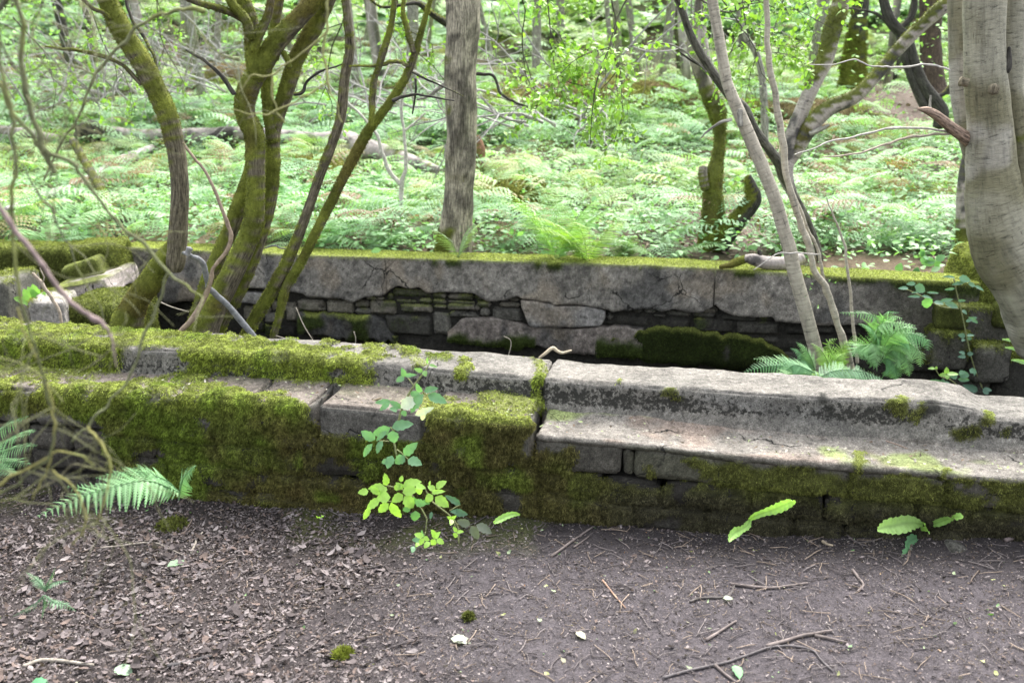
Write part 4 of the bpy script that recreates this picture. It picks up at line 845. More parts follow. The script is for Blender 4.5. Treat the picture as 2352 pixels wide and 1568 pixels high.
t.limb(K3([(560, 1172, 44), (490, 1198, 56), (400, 1198, 58), (330, 1182, 50), (300, 1176, 34)]), [5.80, 5.74], 'birch', 0, 'log', lump=.08, mat=BIRCH); t.limb(K3([(300, 1180, 40), (262, 1192, 40), (225, 1208, 30), (180, 1216, 16)]), 5.76, 'moss', 1.0, 'mossy_end'); t.limb(K3([(365, 1175, 16), (360, 1140, 16)]), 5.76, 'dark', 0, 'stub'); t.moss()
# T10 old mossy tree with stump
t = Tree('mossy_old_tree', 'crooked old birch with a mossy lower trunk and a dark broken side stump', 'tree', at(1640, 590, 7.3))
t.limb(K3([(140, 1200, 170), (148, 1080, 140), (150, 980, 112), (150, 900, 90), (152, 820, 92), (175, 700, 60), (182, 600, 60), (165, 500, 88), (120, 400, 76), (72, 280, 60), (52, 180, 48), (80, 60, 36), (88, -60, 34)]), 6.8, 'oldbirch', .55, lump=.16, mfn=lambda V, nn: .3 * ss(V[:, 2], 1.5, 1.3) - .35 * ss(V[:, 2], 1.5, 1.7))
t.limb(K3([(170, 1120, 120), (230, 1040, 110), (290, 975, 92), (335, 910, 88), (325, 850, 60), (310, 800, 26)]), 6.7, 'dark', .55, 'broken_stump', lump=.2, mfn=lambda V, nn: -.5 * nn[:, 0]); t.limb(K3([(115, 860, 40), (105, 800, 44), (105, 760, 40)]), 6.75, [.2, .18, .15], .3, 'stub', lump=.2); t.moss(24000, .015, .004)
# T11 big birch at the right edge
t = Tree('big_birch', 'big smooth grey-green birch filling the right edge, its trunk swelling into a sweeping foot', 'tree', at(2440, 760, 4.4) * [1, 1, 0] + [0, 0, -.4])
YB = 4.3
t.limb(K3([(1392, -120, 158), (1390, 0, 158), (1388, 200, 154), (1398, 400, 164), (1415, 600, 178), (1422, 780, 196), (1440, 930, 240), (1500, 1080, 320), (1600, 1200, 380), (1720, 1330, 430), (1800, 1500, 450)]), [YB, YB + .1], 'big', .12, lump=.10, freq=7)
t.limb(K3([(1525, -120, 120), (1520, 0, 110), (1515, 150, 98), (1512, 300, 92), (1522, 450, 84), (1545, 600, 110), (1580, 750, 170), (1600, 950, 260), (1640, 1120, 300)]), YB + .1, 'big', .30, 'stem', lump=.1, mfn=lambda V, nn: .35 * ss(V[:, 2], 1.25, 1.1) - .2 * ss(V[:, 2], 1.3, 1.5))
t.limb(K3([(1250, -120, 64), (1256, 0, 66), (1266, 200, 74), (1276, 400, 80), (1298, 560, 78), (1332, 700, 76), (1380, 830, 80), (1440, 930, 80)]), YB + .25, 'big', .08, 'stem', lump=.06, freq=6)
t.limb(K3([(1335, 655, 62), (1290, 620, 52), (1240, 585, 44), (1180, 535, 40), (1130, 505, 32), (1090, 497, 14)]), [YB + .1, YB - .2], [.30, .22, .17], .08, 'broken_branch', lump=.1); t.limb(K3([(1140, 510, 12), (1138, 470, 10), (1142, 435, 8)]), YB - .1, 'grey', 0, 'twig')
t.limb(K3([(1310, 378, 36), (1292, 374, 34), (1278, 372, 40)]), YB - .04, [.15, .13, .09], 0, 'stub'); t.limb(K3([(1425, 425, 40), (1432, 400, 44), (1436, 388, 34)]), YB - .10, [.15, .13, .09], 0, 'stub'); t.limb(K3([(1480, 330, 34), (1495, 280, 30), (1500, 215, 12)]), YB - .02, 'dark', 0, 'stub')
t.limb(K3([(1240, 605, 10), (1150, 590, 9), (1040, 580, 9), (930, 590, 9), (820, 615, 8), (700, 640, 7), (600, 680, 5), (520, 705, 3)]), [YB, YB - .3], [.42, .40, .36], 0, 'twig', mat=TWIG)
t.limb(K3([(1245, 608, 10), (1130, 615, 10), (1020, 630, 10), (920, 665, 9), (820, 695, 8), (720, 710, 6), (645, 717, 4)]), [YB, YB - .35], [.33, .28, .22], 0, 'twig', mat=TWIG)
t.limb(K3([(1230, 322, 8), (1170, 300, 8), (1100, 296, 8), (990, 308, 8), (920, 305, 7), (860, 300, 7), (800, 272, 6), (700, 294, 5), (590, 296, 4)]), YB - .2, [.40, .38, .34], 0, 'twig', mat=TWIG)
t.moss()
t = Tree('birch_tree', 'black and white birch foot with moss, standing just behind the big smooth birch', 'tree', at(2220, 620, 6.6))
t.limb(K3([(1330, 560, 44), (1318, 680, 48), (1300, 780, 58), (1292, 880, 66), (1290, 1000, 68), (1294, 1100, 74), (1305, 1220, 90)]), 6.5, 'birch', .35, lump=.08, mfn=lambda V, nn: .5 * ss(V[:, 2], .75, .55) + .2 * nn[:, 0]); t.moss(24000)
# middle distance right
def simple(name, label, limbs, Y, kindb, mossy, cat='tree', group=None, **k):
    p = limbs[0][-1]; t = Tree(name, label, cat, at(p[0], p[1], Y), group)
    for i, l in enumerate(limbs): t.limb(l, Y, kindb, mossy, 'trunk' if i == 0 else 'branch', **k)
    if mossy > .25: t.moss(9000, .03, .008)
    return t
simple('dark_tree', 'thick near-black trunk with a mossy foot between the two arms of the leaning birch', [K3([(826, -80, 76), (824, 0, 78), (812, 130, 84), (800, 250, 98), (792, 330, 118), (785, 400, 140)]), K3([(775, 150, 30), (760, 240, 34), (740, 330, 40)])], 14, 'dark', .35, mfn=lambda V, nn: .4 * ss(V[:, 2], 2.4, 1.9))
simple('dark_tree', 'dark brown furrowed trunk just left of the big birch stems', [K3([(1145, -80, 90), (1145, 0, 90), (1140, 150, 84), (1148, 300, 84), (1158, 400, 100), (1165, 440, 120)])], 13, [.07, .05, .042], .2)
simple('curved_dark_tree', 'black curving double-stemmed birch right of the bare earth patch', [K3([(915, -60, 38), (932, 20, 40), (962, 100, 46), (1035, 185, 44), (1066, 290, 46), (1108, 390, 52), (1165, 465, 56), (1190, 520, 60), (1180, 580, 50)]), K3([(1000, 160, 30), (1020, 250, 30), (1048, 340, 30), (1085, 430, 34), (1120, 500, 40)]), K3([(1165, 445, 20), (1205, 425, 20), (1235, 390, 18)]), K3([(1000, 130, 26), (1050, 85, 24), (1070, 20, 24), (1060, -50, 22)]), K3([(990, 140, 16), (920, 75, 14), (840, 50, 10), (760, 40, 8)])], 9, 'dark', .15)
simple('thin_tree', 'thin grey stem with an elbow between the cream sapling and the leaning birch', [K3([(270, -60, 22), (285, 60, 24), (300, 165, 25), (345, 240, 28), (372, 340, 30), (382, 460, 32), (386, 560, 34), (385, 640, 36)])], 8.6, 'grey', 0)
simple('thin_tree', 'pale speckled birch stem rising behind the crooked old birch', [K3([(95, -80, 30), (98, 60, 34), (100, 150, 40), (112, 260, 46), (130, 380, 50), (160, 520, 50)])], 8.2, 'birch', 0)
# fallen logs on the left
def gd(x, y, h=.25):
    Ys = np.linspace(6.8, 40, 400); p = at(np.full(400, float(x)), np.full(400, float(y)), Ys); k = np.nonzero(p[:, 2] <= ghill(p[:, 0], p[:, 1]) + h)[0]
    return Ys[k[0]] if len(k) else 40.
def gds(pts, h): 
    Y = np.array([gd(q[0], q[1], h) for q in pts]); return np.convolve(np.pad(Y, 1, 'edge'), [.25, .5, .25], 'valid')
L1 = K1([(-120, 585, 34), (0, 592, 36), (120, 606, 36), (260, 632, 36), (380, 622, 44), (480, 604, 50), (600, 612, 46), (740, 616, 46), (900, 615, 56), (1000, 612, 60), (1090, 606, 58), (1300, 622, 62), (1450, 645, 78), (1568, 645, 94)]) + K2([(70, 665, 100), (180, 692, 84), (330, 738, 62), (440, 772, 40)])
YL = gds(L1, .22); YL = np.convolve(np.pad(YL, 2, 'edge'), np.ones(5) / 5, 'valid')
t = Tree('fallen_log', 'long fallen birch log, white and rotting, lying across the left slope', 'log', at(400, 320, YL[7]))
t.limb(L1, YL, 'birch', .2, 'log', lump=.25, freq=4, mat=BIRCH)
t.limb(K1([(360, 600, 60), (420, 600, 90), (470, 620, 50)]), YL[5] - .1, 'dark', .2, 'rotten_knot', lump=.35); t.limb(K1([(930, 660, 50), (1000, 620, 60), (1060, 600, 36)]), YL[9] - .1, 'dark', .2, 'rotten_knot', lump=.35)
L2 = K1([(30, 950, 18), (80, 934, 22), (270, 870, 34), (420, 812, 44), (560, 730, 42), (690, 675, 30)])
t = Tree('fallen_branch', 'slender white birch pole propped from the ground up to the fallen log', 'log', at(60, 470, 8)); t.limb(L2, np.linspace(gd(*L2[0][:2], .45), YL[7] - .2, 6), [.40, .37, .35], 0, 'pole', lump=.1, mat=BIRCH)
t = Tree('fallen_branch', 'dark mossy dead trunk leaning behind the bent tree at lower left', 'log', at(270, 500, 8)); t.limb(K1([(330, 640, 34), (400, 760, 40), (460, 860, 46), (510, 950, 50), (560, 1020, 44)]), [9.0, 7.4], [.07, .065, .05], .45, 'log', lump=.2); t.moss(9000, .02, .006)
# brushwood: tangled pale dead twigs on the slope
for k, (x, y, Y, n, lab, spread) in enumerate([(150, 230, 13.5, 16, 'tangle of grey dead brushwood on the slope at upper left', 1.5), (330, 210, 14, 14, 'fan of pale dead twigs behind the bent tree', 1.3), (1255, 290, 9.6, 12, 'spray of bleached dead twigs lying in the bracken right of the scarred birch', .8), (880, 250, 11, 10, 'bleached twiggy branch in the bracken left of the scarred birch', .9), (520, 150, 16, 12, 'pale dead branches behind the branching tree', 1.3)]):
    rng = np.random.default_rng(50 + k); acc = Acc(); Y = gd(x, y, .7); c0 = at(x, y, Y)
    for i in range(n):
        d = np.array([rng.normal(-.5, .8), rng.normal(0, .5), rng.uniform(.1, 1.0)]); twiggy(None, c0 + rng.normal(0, .35, 3) * [spread, .6, .1], d, rng.uniform(.8, 1.7), .011, 2, rng, np.array([.36, .345, .33]) * rng.uniform(.6, 1.1), acc=acc, grav=.05)
    tag(acc.mk('dead_branch', TWIG), lab, 'branch')

# ---------------------------------------------------------------- near hanging twigs (soft, out of focus)
def near_branch(label, limbs, Y, col=(.13, .14, .07), extra=0, seed=0, grp='blurred mossy twigs hanging close to the camera'):
    rng = np.random.default_rng(seed); t = Tree('hanging_branch', label, 'branch', at(limbs[0][0][0], limbs[0][0][1], np.mean(Y)), grp); acc = Acc()
    for l in limbs:
        P, r = px_path(l, Y); P, r = jag(P, r, .09, seed + int(l[0][0])); V, F, _ = tube(P, r * .62, 8, 4, .35, 35, seed); c = np.broadcast_to(np.array(col), V.shape) * (.7 + .7 * fbm(V, 12, 3, seed))[:, None]
        c = mix(c, np.array([.18, .20, .06]), ss(fbm(V, 9, 2, seed + 3), .5, .65) * .7); mk('branch', V, F, TWIG, c, t.root)
        for i in range(extra * 2):
            j = rng.integers(1, len(P)); d = unit(P[j] - P[j - 1]); s_ = unit(np.cross(d, rng.normal(0, 1, 3)))
            twiggy(None, P[j], d * .5 + s_, rng.uniform(.08, .30), .0012, 1, rng, np.array([.12, .125, .06]), acc=acc, grav=.06, kids=2)
    if extra and acc.V: acc.mk('twig', TWIG, t.root)
    return t
near_branch('thick green twig hanging from the top left corner down to a knobbly fork', [K1([(60, -40, 26), (105, 110, 30), (100, 260, 28), (120, 420, 30), (165, 580, 34), (215, 700, 36), (245, 790, 34)]), K1([(215, 700, 30), (330, 740, 26), (360, 790, 24), (430, 880, 22), (530, 1010, 20), (650, 1110, 22), (760, 1240, 20), (850, 1300, 16), (925, 1355, 12)]), K1([(240, 760, 24), (140, 620, 20), (40, 470, 22), (-40, 300, 22)])], 1.75, extra=2, seed=1)
near_branch('straight twig slanting down past the ledge from a joint on the long diagonal twig', [K1([(765, 1245, 16), (740, 1330, 18), (700, 1430, 20)]) + K4([(690, 40, 18), (620, 200, 18), (570, 330, 16), (480, 430, 16), (400, 520, 14), (330, 590, 12)])], 1.75, seed=2)
near_branch('thick twig with a pinkish bark stretch and a mossy knot crossing the squared block', [K1([(-40, 880, 26), (20, 970, 32), (90, 1080, 34), (170, 1170, 30), (230, 1260, 32), (300, 1350, 34), (380, 1420, 32), (440, 1455, 44), (490, 1500, 20), (515, 1568, 14)]) + K4([(530, 250, 10)])], 1.45, col=(.21, .16, .15), extra=1, seed=3)
near_branch('dark twig falling straight down the left edge', [K1([(-10, 120, 20), (10, 330, 20), (45, 480, 30), (68, 620, 26), (62, 800, 26), (55, 950, 28), (60, 1100, 22), (85, 1300, 22), (130, 1500, 18)]) + K4([(170, 180, 16), (215, 380, 14), (250, 520, 14), (225, 650, 14), (150, 720, 14), (40, 800, 16), (-40, 850, 14)])], 1.5, col=(.10, .11, .05), extra=3, seed=4)
near_branch('arching twig crossing the top of the bent tree and ending in a moss clump', [K1([(200, 820, 14), (300, 620, 16), (380, 480, 18), (440, 340, 20), (540, 215, 22), (620, 135, 24), (700, 80, 24), (790, 52, 22), (860, 46, 26), (930, 55, 40)]), K1([(860, 90, 8), (930, 170, 8), (1000, 245, 10), (1090, 270, 34)]), K1([(430, 340, 14), (330, 300, 10), (230, 290, 8), (120, 330, 8)])], 2.2, extra=2, seed=5)
near_branch('pale thin twig looping across the forks of the branching tree', [K1([(1500, -40, 18), (1490, 60, 18), (1485, 150, 16), (1400, 220, 14), (1310, 290, 12), (1230, 345, 12), (1150, 345, 10), (1120, 380, 8), (1085, 420, 7)]), K1([(1240, 350, 12), (1238, 430, 12), (1265, 510, 9), (1300, 560, 6)]), K1([(1498, 375, 12), (1380, 440, 10), (1260, 510, 12), (1150, 520, 9), (1050, 500, 7), (860, 505, 5)]), K1([(1487, 150, 12), (1494, 375, 16), (1530, 470, 10), (1560, 560, 7)])], 2.2, col=(.24, .24, .10), extra=0, seed=6)
near_branch('yellow-lichened twig bending over the ferns at the foot of the wall', [K4([(400, 520, 12), (440, 570, 18), (480, 640, 18), (500, 720, 14), (480, 850, 10), (440, 960, 8)]), K4([(80, -20, 14), (130, 120, 14), (200, 300, 14), (240, 430, 12), (250, 540, 16), (230, 680, 12), (190, 770, 10), (150, 850, 8)]), K4([(240, 720, 14), (330, 790, 12), (380, 880, 10), (385, 980, 10), (330, 1060, 7)]), K4([(-20, 800, 20), (60, 740, 20), (150, 700, 14), (260, 640, 12), (380, 660, 10), (430, 700, 7)])], 1.5, col=(.24, .23, .08), extra=2, seed=7)
near_branch('dark crossing twigs in front of the moss bank at the lower left', [K4([(-20, 200, 10), (100, 240, 10), (160, 270, 10), (290, 410, 8)]), K4([(540, 130, 8), (470, 200, 9), (380, 260, 8), (300, 300, 6)]), K4([(0, 860, 8), (200, 800, 8), (330, 700, 8), (480, 720, 6)])], 1.55, col=(.14, .13, .08), seed=8, extra=1)
near_branch('dark twigs fanning out of the top left corner', [K1([(-20, 60, 34), (40, -10, 30)]), K1([(200, -20, 10), (150, 160, 10), (230, 330, 10), (330, 470, 8)]), K1([(0, 180, 10), (150, 420, 10), (330, 520, 10), (350, 700, 10)]), K1([(330, -10, 12), (420, 60, 10), (500, 180, 8)]), K1([(80, 730, 10), (170, 860, 12), (250, 1000, 12), (310, 1130, 10), (370, 1260, 10), (450, 1400, 9), (500, 1540, 8)])], 1.8, col=(.09, .095, .06), seed=9, extra=3)

# ---------------------------------------------------------------- overhanging leafy twigs (top middle and right)
def spray(label, starts, Y, seed, n=5, ln=.8, grp='leafy twigs hanging in from above', lc=(.22, .38, .07), ls=.035):
    rng = np.random.default_rng(seed); t = thing('leafy_branch', label, 'branch', at(starts[0][0], starts[0][1], Y), grp); acc = Acc(); LP = []
    def cb(P, d):
        for i in range(1, len(P)):
            if rng.random() < .75: LP.append((P[i] + rng.normal(0, .006, 3), unit(d + rng.normal(0, .8, 3))))
    for (x, y, dx, dz) in starts:
        twiggy(None, at(x, y, Y + rng.normal(0, .2)), np.array([dx, rng.normal(0, .3), dz]), ln * rng.uniform(.8, 1.3), .006, 3, rng, np.array([.055, .055, .035]), acc=acc, grav=.12, leafcb=cb, wob=.5, kids=n)
    acc.mk('twigs', TWIG, t)
    P = np.array([a for a, b in LP]); D = np.array([b for a, b in LP]); nrm = np.array([0, 0, 1.]) + rng.normal(0, .35, P.shape); sz = ls * rng.uniform(.6, 1.3, len(P))
    leafy(LEAF, 'leaves', t, P, D, nrm, sz, sz * .62, T_OVS, np.array(lc) * rng.uniform(.7, 1.25, (len(P), 1)))
spray('dark wiry twigs with small fresh leaves hanging in right of the scarred birch', [(1180, -90, .3, -.8), (1260, -80, -.2, -.9)], 6.2, 11, 4, .8)
spray('densest leafy spray, hanging above the middle of the slope', [(1400, -100, .1, -.9), (1480, -70, -.3, -.8), (1550, -90, .3, -.9)], 5.8, 12, 4, .85)
spray('leafy twigs hanging beside the dark leaning trunk', [(1620, -70, .3, -.8), (1700, -90, -.1, -.9)], 6.2, 13, 4, .75)
spray('leafy twigs above the arms of the leaning birch', [(1820, -120, .2, -.8), (1790, -60, .2, -.9)], 7.0, 14, 3, .7)
spray('thin leafy twigs at the top between the branching tree and the scarred birch', [(900, -90, .3, -.7), (820, -60, -.4, -.7)], 7.0, 15, 3, .8)
spray('leafy twigs showing behind the blurred twigs at upper left', [(150, -60, .3, -.8), (300, -90, .2, -.8), (30, 40, .5, -.4)], 7.5, 16, 3, 1.0)

# ---------------------------------------------------------------- woodland behind
rng = np.random.default_rng(99)
bgx = list(np.random.default_rng(3).uniform(-60, 2150, 16)) + [60, 130, 205, 250, 330, 410, 425, 470, 690, 735, 770, 850, 990, 1000, 1135, 1160, 1240, 1330, 1385, 1395, 1450, 1545, 1600, 1680, 1745, 1785, 1800, 1850, 1870, 1905, 2040, 2075, 2100, 1640, 1710, 1300, 560, 620, 880, 1500, 20, 290, 2180, 2330, 1960]
for i, x in enumerate(bgx):
    Y = rng.uniform(14, 27); b = at(x, 100, Y); b[2] = ghill(b[0], b[1]) - .1; k = rng.random(); w0 = rng.uniform(.03, .085); hgt = rng.uniform(8, 12); lean = rng.normal(0, .09)
    n = 7; P = np.stack([b[0] + lean * np.linspace(0, hgt, n) + np.cumsum(rng.normal(0, .14, n)), b[1] + np.zeros(n), b[2] + np.linspace(0, hgt, n)], -1)
    V, F, bk = tube(P, w0 * np.linspace(1.15, .6, n), 9, 4, .1, 3, i); kb = 'birch' if k < .42 else ('grey' if k < .88 else 'dark')
    c = bark_col(V, kb, 0); c = mix(c, MO_, ss(fbm(V, 2, 3, 3), .5, .65) * .6)
    tone = {'birch': 'pale birch', 'grey': 'grey', 'dark': 'dark'}[kb]; size = 'thin' if w0 < .06 else 'stout'
    side = 'far up the left of the slope' if x < 780 else ('on the slope behind the middle clearing' if x < 1500 else 'in the wood behind the leaning birch')
    t = thing('woodland_tree', f'{size} {tone} trunk standing {side}', 'tree', b, f'{size} {tone} trunks {side}')
    mk('trunk', V, F, BIRCH if kb == 'birch' else BARK, c, t, bk)
    acc = Acc()
    for j in range(9):
        p = P[3] + (P[6] - P[3]) * rng.random() - [0, 0, rng.uniform(0, 4)]; twiggy(None, p, np.array([rng.normal(0, 1), rng.normal(0, .6), rng.uniform(-.1, .5)]), rng.uniform(1, 2.2), .016, 2, rng, np.array([.27, .26, .23]), acc=acc, wob=.4)
    acc.mk('branches', TWIG, t)
# leaf masses: understorey saplings' foliage and the far wood
def cloud(name, label, n, Y0, Y1, z0, z1, x0, x1, ls, cols, seed, clump=2.2, thr=.5, catg='foliage', dens=None):
    rng = np.random.default_rng(seed); P = np.zeros((0, 3))
    while len(P) < n:
        Y = Y0 + (Y1 - Y0) * rng.random(n * 2); px = rng.uniform(x0, x1, n * 2); p = at(px, px * 0 + 500, Y); p[:, 2] = ghill(p[:, 0], p[:, 1]) + z0 + (z1 - z0) * rng.random(n * 2)
        k = fbm(p, 1 / clump, 3, seed); p = p[k > thr + .05 * rng.normal(0, 1, len(p))]; P = np.vstack([P, p])
    P = P[:n]; D = rng.normal(0, 1, P.shape) * [1, 1, .35]; Nn = np.array([0, 0, 1.]) + rng.normal(0, .5, P.shape); L = ls * rng.uniform(.6, 1.4, n) * (P[:, 1] / Y0) ** .5
    c = np.array(cols[0]) + (np.array(cols[1]) - np.array(cols[0])) * fbm(P, .6, 2, seed + 1)[:, None]; c = c * rng.uniform(.7, 1.3, (n, 1))
    V, F, C = leaves(P, D, Nn, L, L * .6, T_DIA, c); o = mk(name, V, F, LEAF, C, smooth=False); tag(o, label, catg, kind='stuff'); return o
cloud('far_foliage', 'pale green leaves of the far wood above the slope', 60000, 24, 50, .3, 9, -500, 2900, .12, ([.24, .42, .16], [.42, .58, .26]), 3, 3.5, .47)
cloud('understorey_leaves', 'fresh green leaves of low saplings scattered over the slope', 16000, 11, 22, .3, 3.2, -300, 2700, .06, ([.22, .42, .12], [.32, .52, .17]), 4, 1.6, .56)

# ---------------------------------------------------------------- bracken and undergrowth
def ground_hits(n, x0, x1, y0, y1, rng, dmin=6.4, power=1.0):
    """world points on the hillside, uniform-ish over the picture"""
    px = rng.uniform(x0, x1, n); t = rng.random(n) ** power; Yc = dmin * (42 / dmin) ** t; p = at(px, px * 0 + 400, Yc); p[:, 2] = ghill(p[:, 0], p[:, 1])
    v = p[:, 0] * Vd[0] + p[:, 1] * Vd[1]; return p[v > 6.18]
def bracken(name, label, n, y0, y1, tmpl, npin, seed, L0, wr=.26, col=(.27, .44, .25)):
    rng = np.random.default_rng(seed); p = ground_hits(n * 2, -900, 3250, 0, 0, rng, y0); p = p[p[:, 1] < y1]
    keep = (bare_hill(p) < rng.random(len(p)) * .95 + .12) & (fbm(p, .9, 3, 44) > .36 + .12 * rng.random(len(p))); p = p[keep][:n]; n = len(p)
    az = rng.uniform(0, 2 * pi, n); el = rng.uniform(.05, .75, n); L = L0 * rng.uniform(.55, 1.25, n); D = np.stack([np.cos(az) * np.cos(el), np.sin(az) * np.cos(el), np.sin(el)], -1)
    hgt = rng.uniform(.02, .30, n) * (.6 + .8 * fbm(p, .9, 2, 5)); tt = np.linspace(.06, .97, npin)
    Pc = p[:, None] + np.array([0, 0, 1.]) * hgt[:, None, None] + D[:, None] * (tt[None, :] * L[:, None])[..., None]; Pc[..., 2] -= (tt[None] ** 2 * (L * .45)[:, None])
    T = np.gradient(Pc, axis=1); T = unit(T); up = unit(np.array([0, 0, 1.]) + rng.normal(0, .25, (n, 1, 3))); Sd = unit(np.cross(T, up)); N2 = np.cross(Sd, T); acc = Acc()
    base = np.array(col) * (.65 + .75 * fbm(p, .8, 3, 9))[:, None] * rng.uniform(.75, 1.25, (n, 1)); yl = ss(fbm(p, .6, 2, 19), .45, .65)[:, None]; base = base * (1 - yl * .65) + np.array([.33, .43, .15]) * yl * .65
    C = np.repeat(base[:, None], npin, 1)
    for sg in (1, -1):
        Dd = Sd * sg + T * .35 - N2 * .12; Ln = (L[:, None] * .42 * ((1 - tt) ** .8 + .03)[None]).ravel()
        V, F, Cc = leaves(Pc.reshape(-1, 3), Dd.reshape(-1, 3), (N2 + rng.normal(0, .12, N2.shape)).reshape(-1, 3), Ln, Ln * wr + .004, tmpl, C.reshape(-1, 3), curl=np.full(n * npin, -.2)); acc.add(V, F, Cc)
    o = acc.mk(name, FERN, smooth=False); tag(o, label, 'bracken', kind='stuff'); return o
bracken('bracken', 'pale green bracken fronds covering the slope just beyond the far wall', 5400, 6.6, 12, T_PM, 11, 1, .40)
bracken('bracken', 'pale green bracken covering the middle of the slope', 11000, 11.5, 22, t_pinna(3), 9, 2, .48, .34)
bracken('bracken', 'bracken fading up the far slope', 9000, 20, 45, T_DIA, 8, 3, .85, .5)
def undergrowth(name, label, n, y0, y1, ls, seed, col, h=.3, thr=.4):
    rng = np.random.default_rng(seed); p = ground_hits(n * 3, -400, 2750, 0, 0, rng, y0, 1.2); p = p[(p[:, 1] < y1)]; p = p[(fbm(p, 1.1, 3, seed) > thr) & (bare_hill(p) < .1 + 1.3 * rng.random(len(p)))][:n]; n = len(p)
    k = 6; q = p[:, None] + rng.normal(0, 1, (n, k, 3)) * [.07, .07, 0] + np.array([0, 0, 1.]) * (rng.random((n, k)) * h)[..., None]; q = q.reshape(-1, 3)
    D = rng.normal(0, 1, q.shape) * [1, 1, .25]; Nn = np.array([0, -.15, 1.]) + rng.normal(0, .3, q.shape); L = ls * rng.uniform(.5, 1.3, len(q))
    V, F, C = leaves(q, D, Nn, L, L * .55, T_OVS, np.repeat(np.array(col) * rng.uniform(.7, 1.25, (n, 1)), k, 0)); o = mk(name, V, F, LEAF, C); tag(o, label, 'undergrowth', kind='stuff'); return o
undergrowth('undergrowth', 'nettles and bramble leaves mixed into the bracken behind the far wall', 5500, 6.5, 13, .046, 5, (.19, .36, .16))
undergrowth('low_weeds', 'small bright weeds on the slope', 5500, 8, 24, .055, 6, (.23, .40, .16), .25, .45)
undergrowth('edge_weeds', 'nettles and bramble leaves crowding the back edge of the far wall', 900, 5.4, 7.4, .06, 15, (.20, .38, .15), .22, .25)
# dead bracken, litter and moss on the hill
rng = np.random.default_rng(8); p = ground_hits(60000, -300, 2700, 0, 0, rng, 6.5, 1.3)[:26000]; bh = bare_hill(p); p = p[(rng.random(len(p)) < .35 + .65 * bh)]; n = len(p)
L = rng.uniform(.02, .06, n) * (p[:, 1] / 7) ** .5; V, F, C = leaves(p + [0, 0, .01], rng.normal(0, 1, p.shape) * [1, 1, .2], np.array([0, 0, 1.]) + rng.normal(0, .4, p.shape), L, L * .6, T_SH[0], np.array([.26, .20, .16]) * rng.uniform(.4, 1.3, (n, 1)))
tag(mk('hillside_litter', V, F, DRY, C), 'brown fallen leaves between the bracken', 'leaf litter', kind='stuff')
bracken('dead_bracken', 'brown dead bracken lying among the green fronds', 1500, 6.8, 20, T_PM, 10, 31, .5, col=(.20, .13, .07))
for k, (x, y, s_) in enumerate([(1240, 240, .9), (1380, 235, 1.1), (1480, 225, .8), (1650, 250, .7), (700, 390, .5), (560, 180, .8), (1180, 440, .4), (1850, 250, .6)]):
    Y = gd(x, y, .12); cpos = at(x, y, Y); B, F = boxgrid(16, 12, 8); p = B * 2 - 1; p = unit(p) * np.array([s_, s_ * .6, s_ * .32]); X = p + cpos + [0, 0, -.05]; X = X + p * (.7 * (fbm(X, 3, 3, k) - .5))[:, None]; F = orient(X, F, unit(p))
    mc = mix(np.broadcast_to([.20, .21, .05], X.shape), np.array([.26, .20, .11]), ss(fbm(X, 3, 3, 5), .45, .6)); t = thing('moss_hump', ['olive', 'yellow', 'golden'][k % 3] + ' moss hump on the slope ' + ['right of the scarred birch', 'in the middle of the clearing', 'left of the crooked old birch', 'behind the crooked old birch', 'between the two slim stems', 'behind the branching tree', 'low beside the scarred birch', 'under the long mossy birch arm'][k], 'moss', cpos)
    mk('mound', X, F, MOSS, mc, t); o = moss_mesh('moss', t, [(X, F, np.ones(len(X)), mc)], 2500, .05, .012, .1, .7, vis=False)
# individual ferns standing at the far wall edge
def fern_plant(label, x, y, Y, n, L, seed, upright=.9, col=(.20, .36, .13), tm=T_PF, grp='ferns growing along the back of the far wall', face=None, wid=.16, npin=24):
    rng = np.random.default_rng(seed); b = at(x, y, Y); t = thing('fern', label, 'fern', b, grp)
    for i in range(n):
        acc = Acc(); az = rng.uniform(0, 2 * pi) if face is None else face + rng.normal(0, .8); l = L * rng.uniform(.7, 1.15); e = upright * rng.uniform(.75, 1.1)
        h = np.array([math.cos(az), math.sin(az), 0]); s = np.linspace(0, 1, 6)[:, None]; Pc = b + h * (s * l * math.cos(e) + s ** 2 * l * .25) + np.array([0, 0, 1.]) * (s * l * math.sin(e) - s ** 2.5 * l * .30)
        frond_arc(acc, Pc, l * wid * 1.6, npin, tm, np.array(col) * rng.uniform(.8, 1.15), np.array([0, 0, 1.]) - h * math.sin(e) * .9, rng=rng)
        acc.mk('frond', FERN, t, smooth=False)
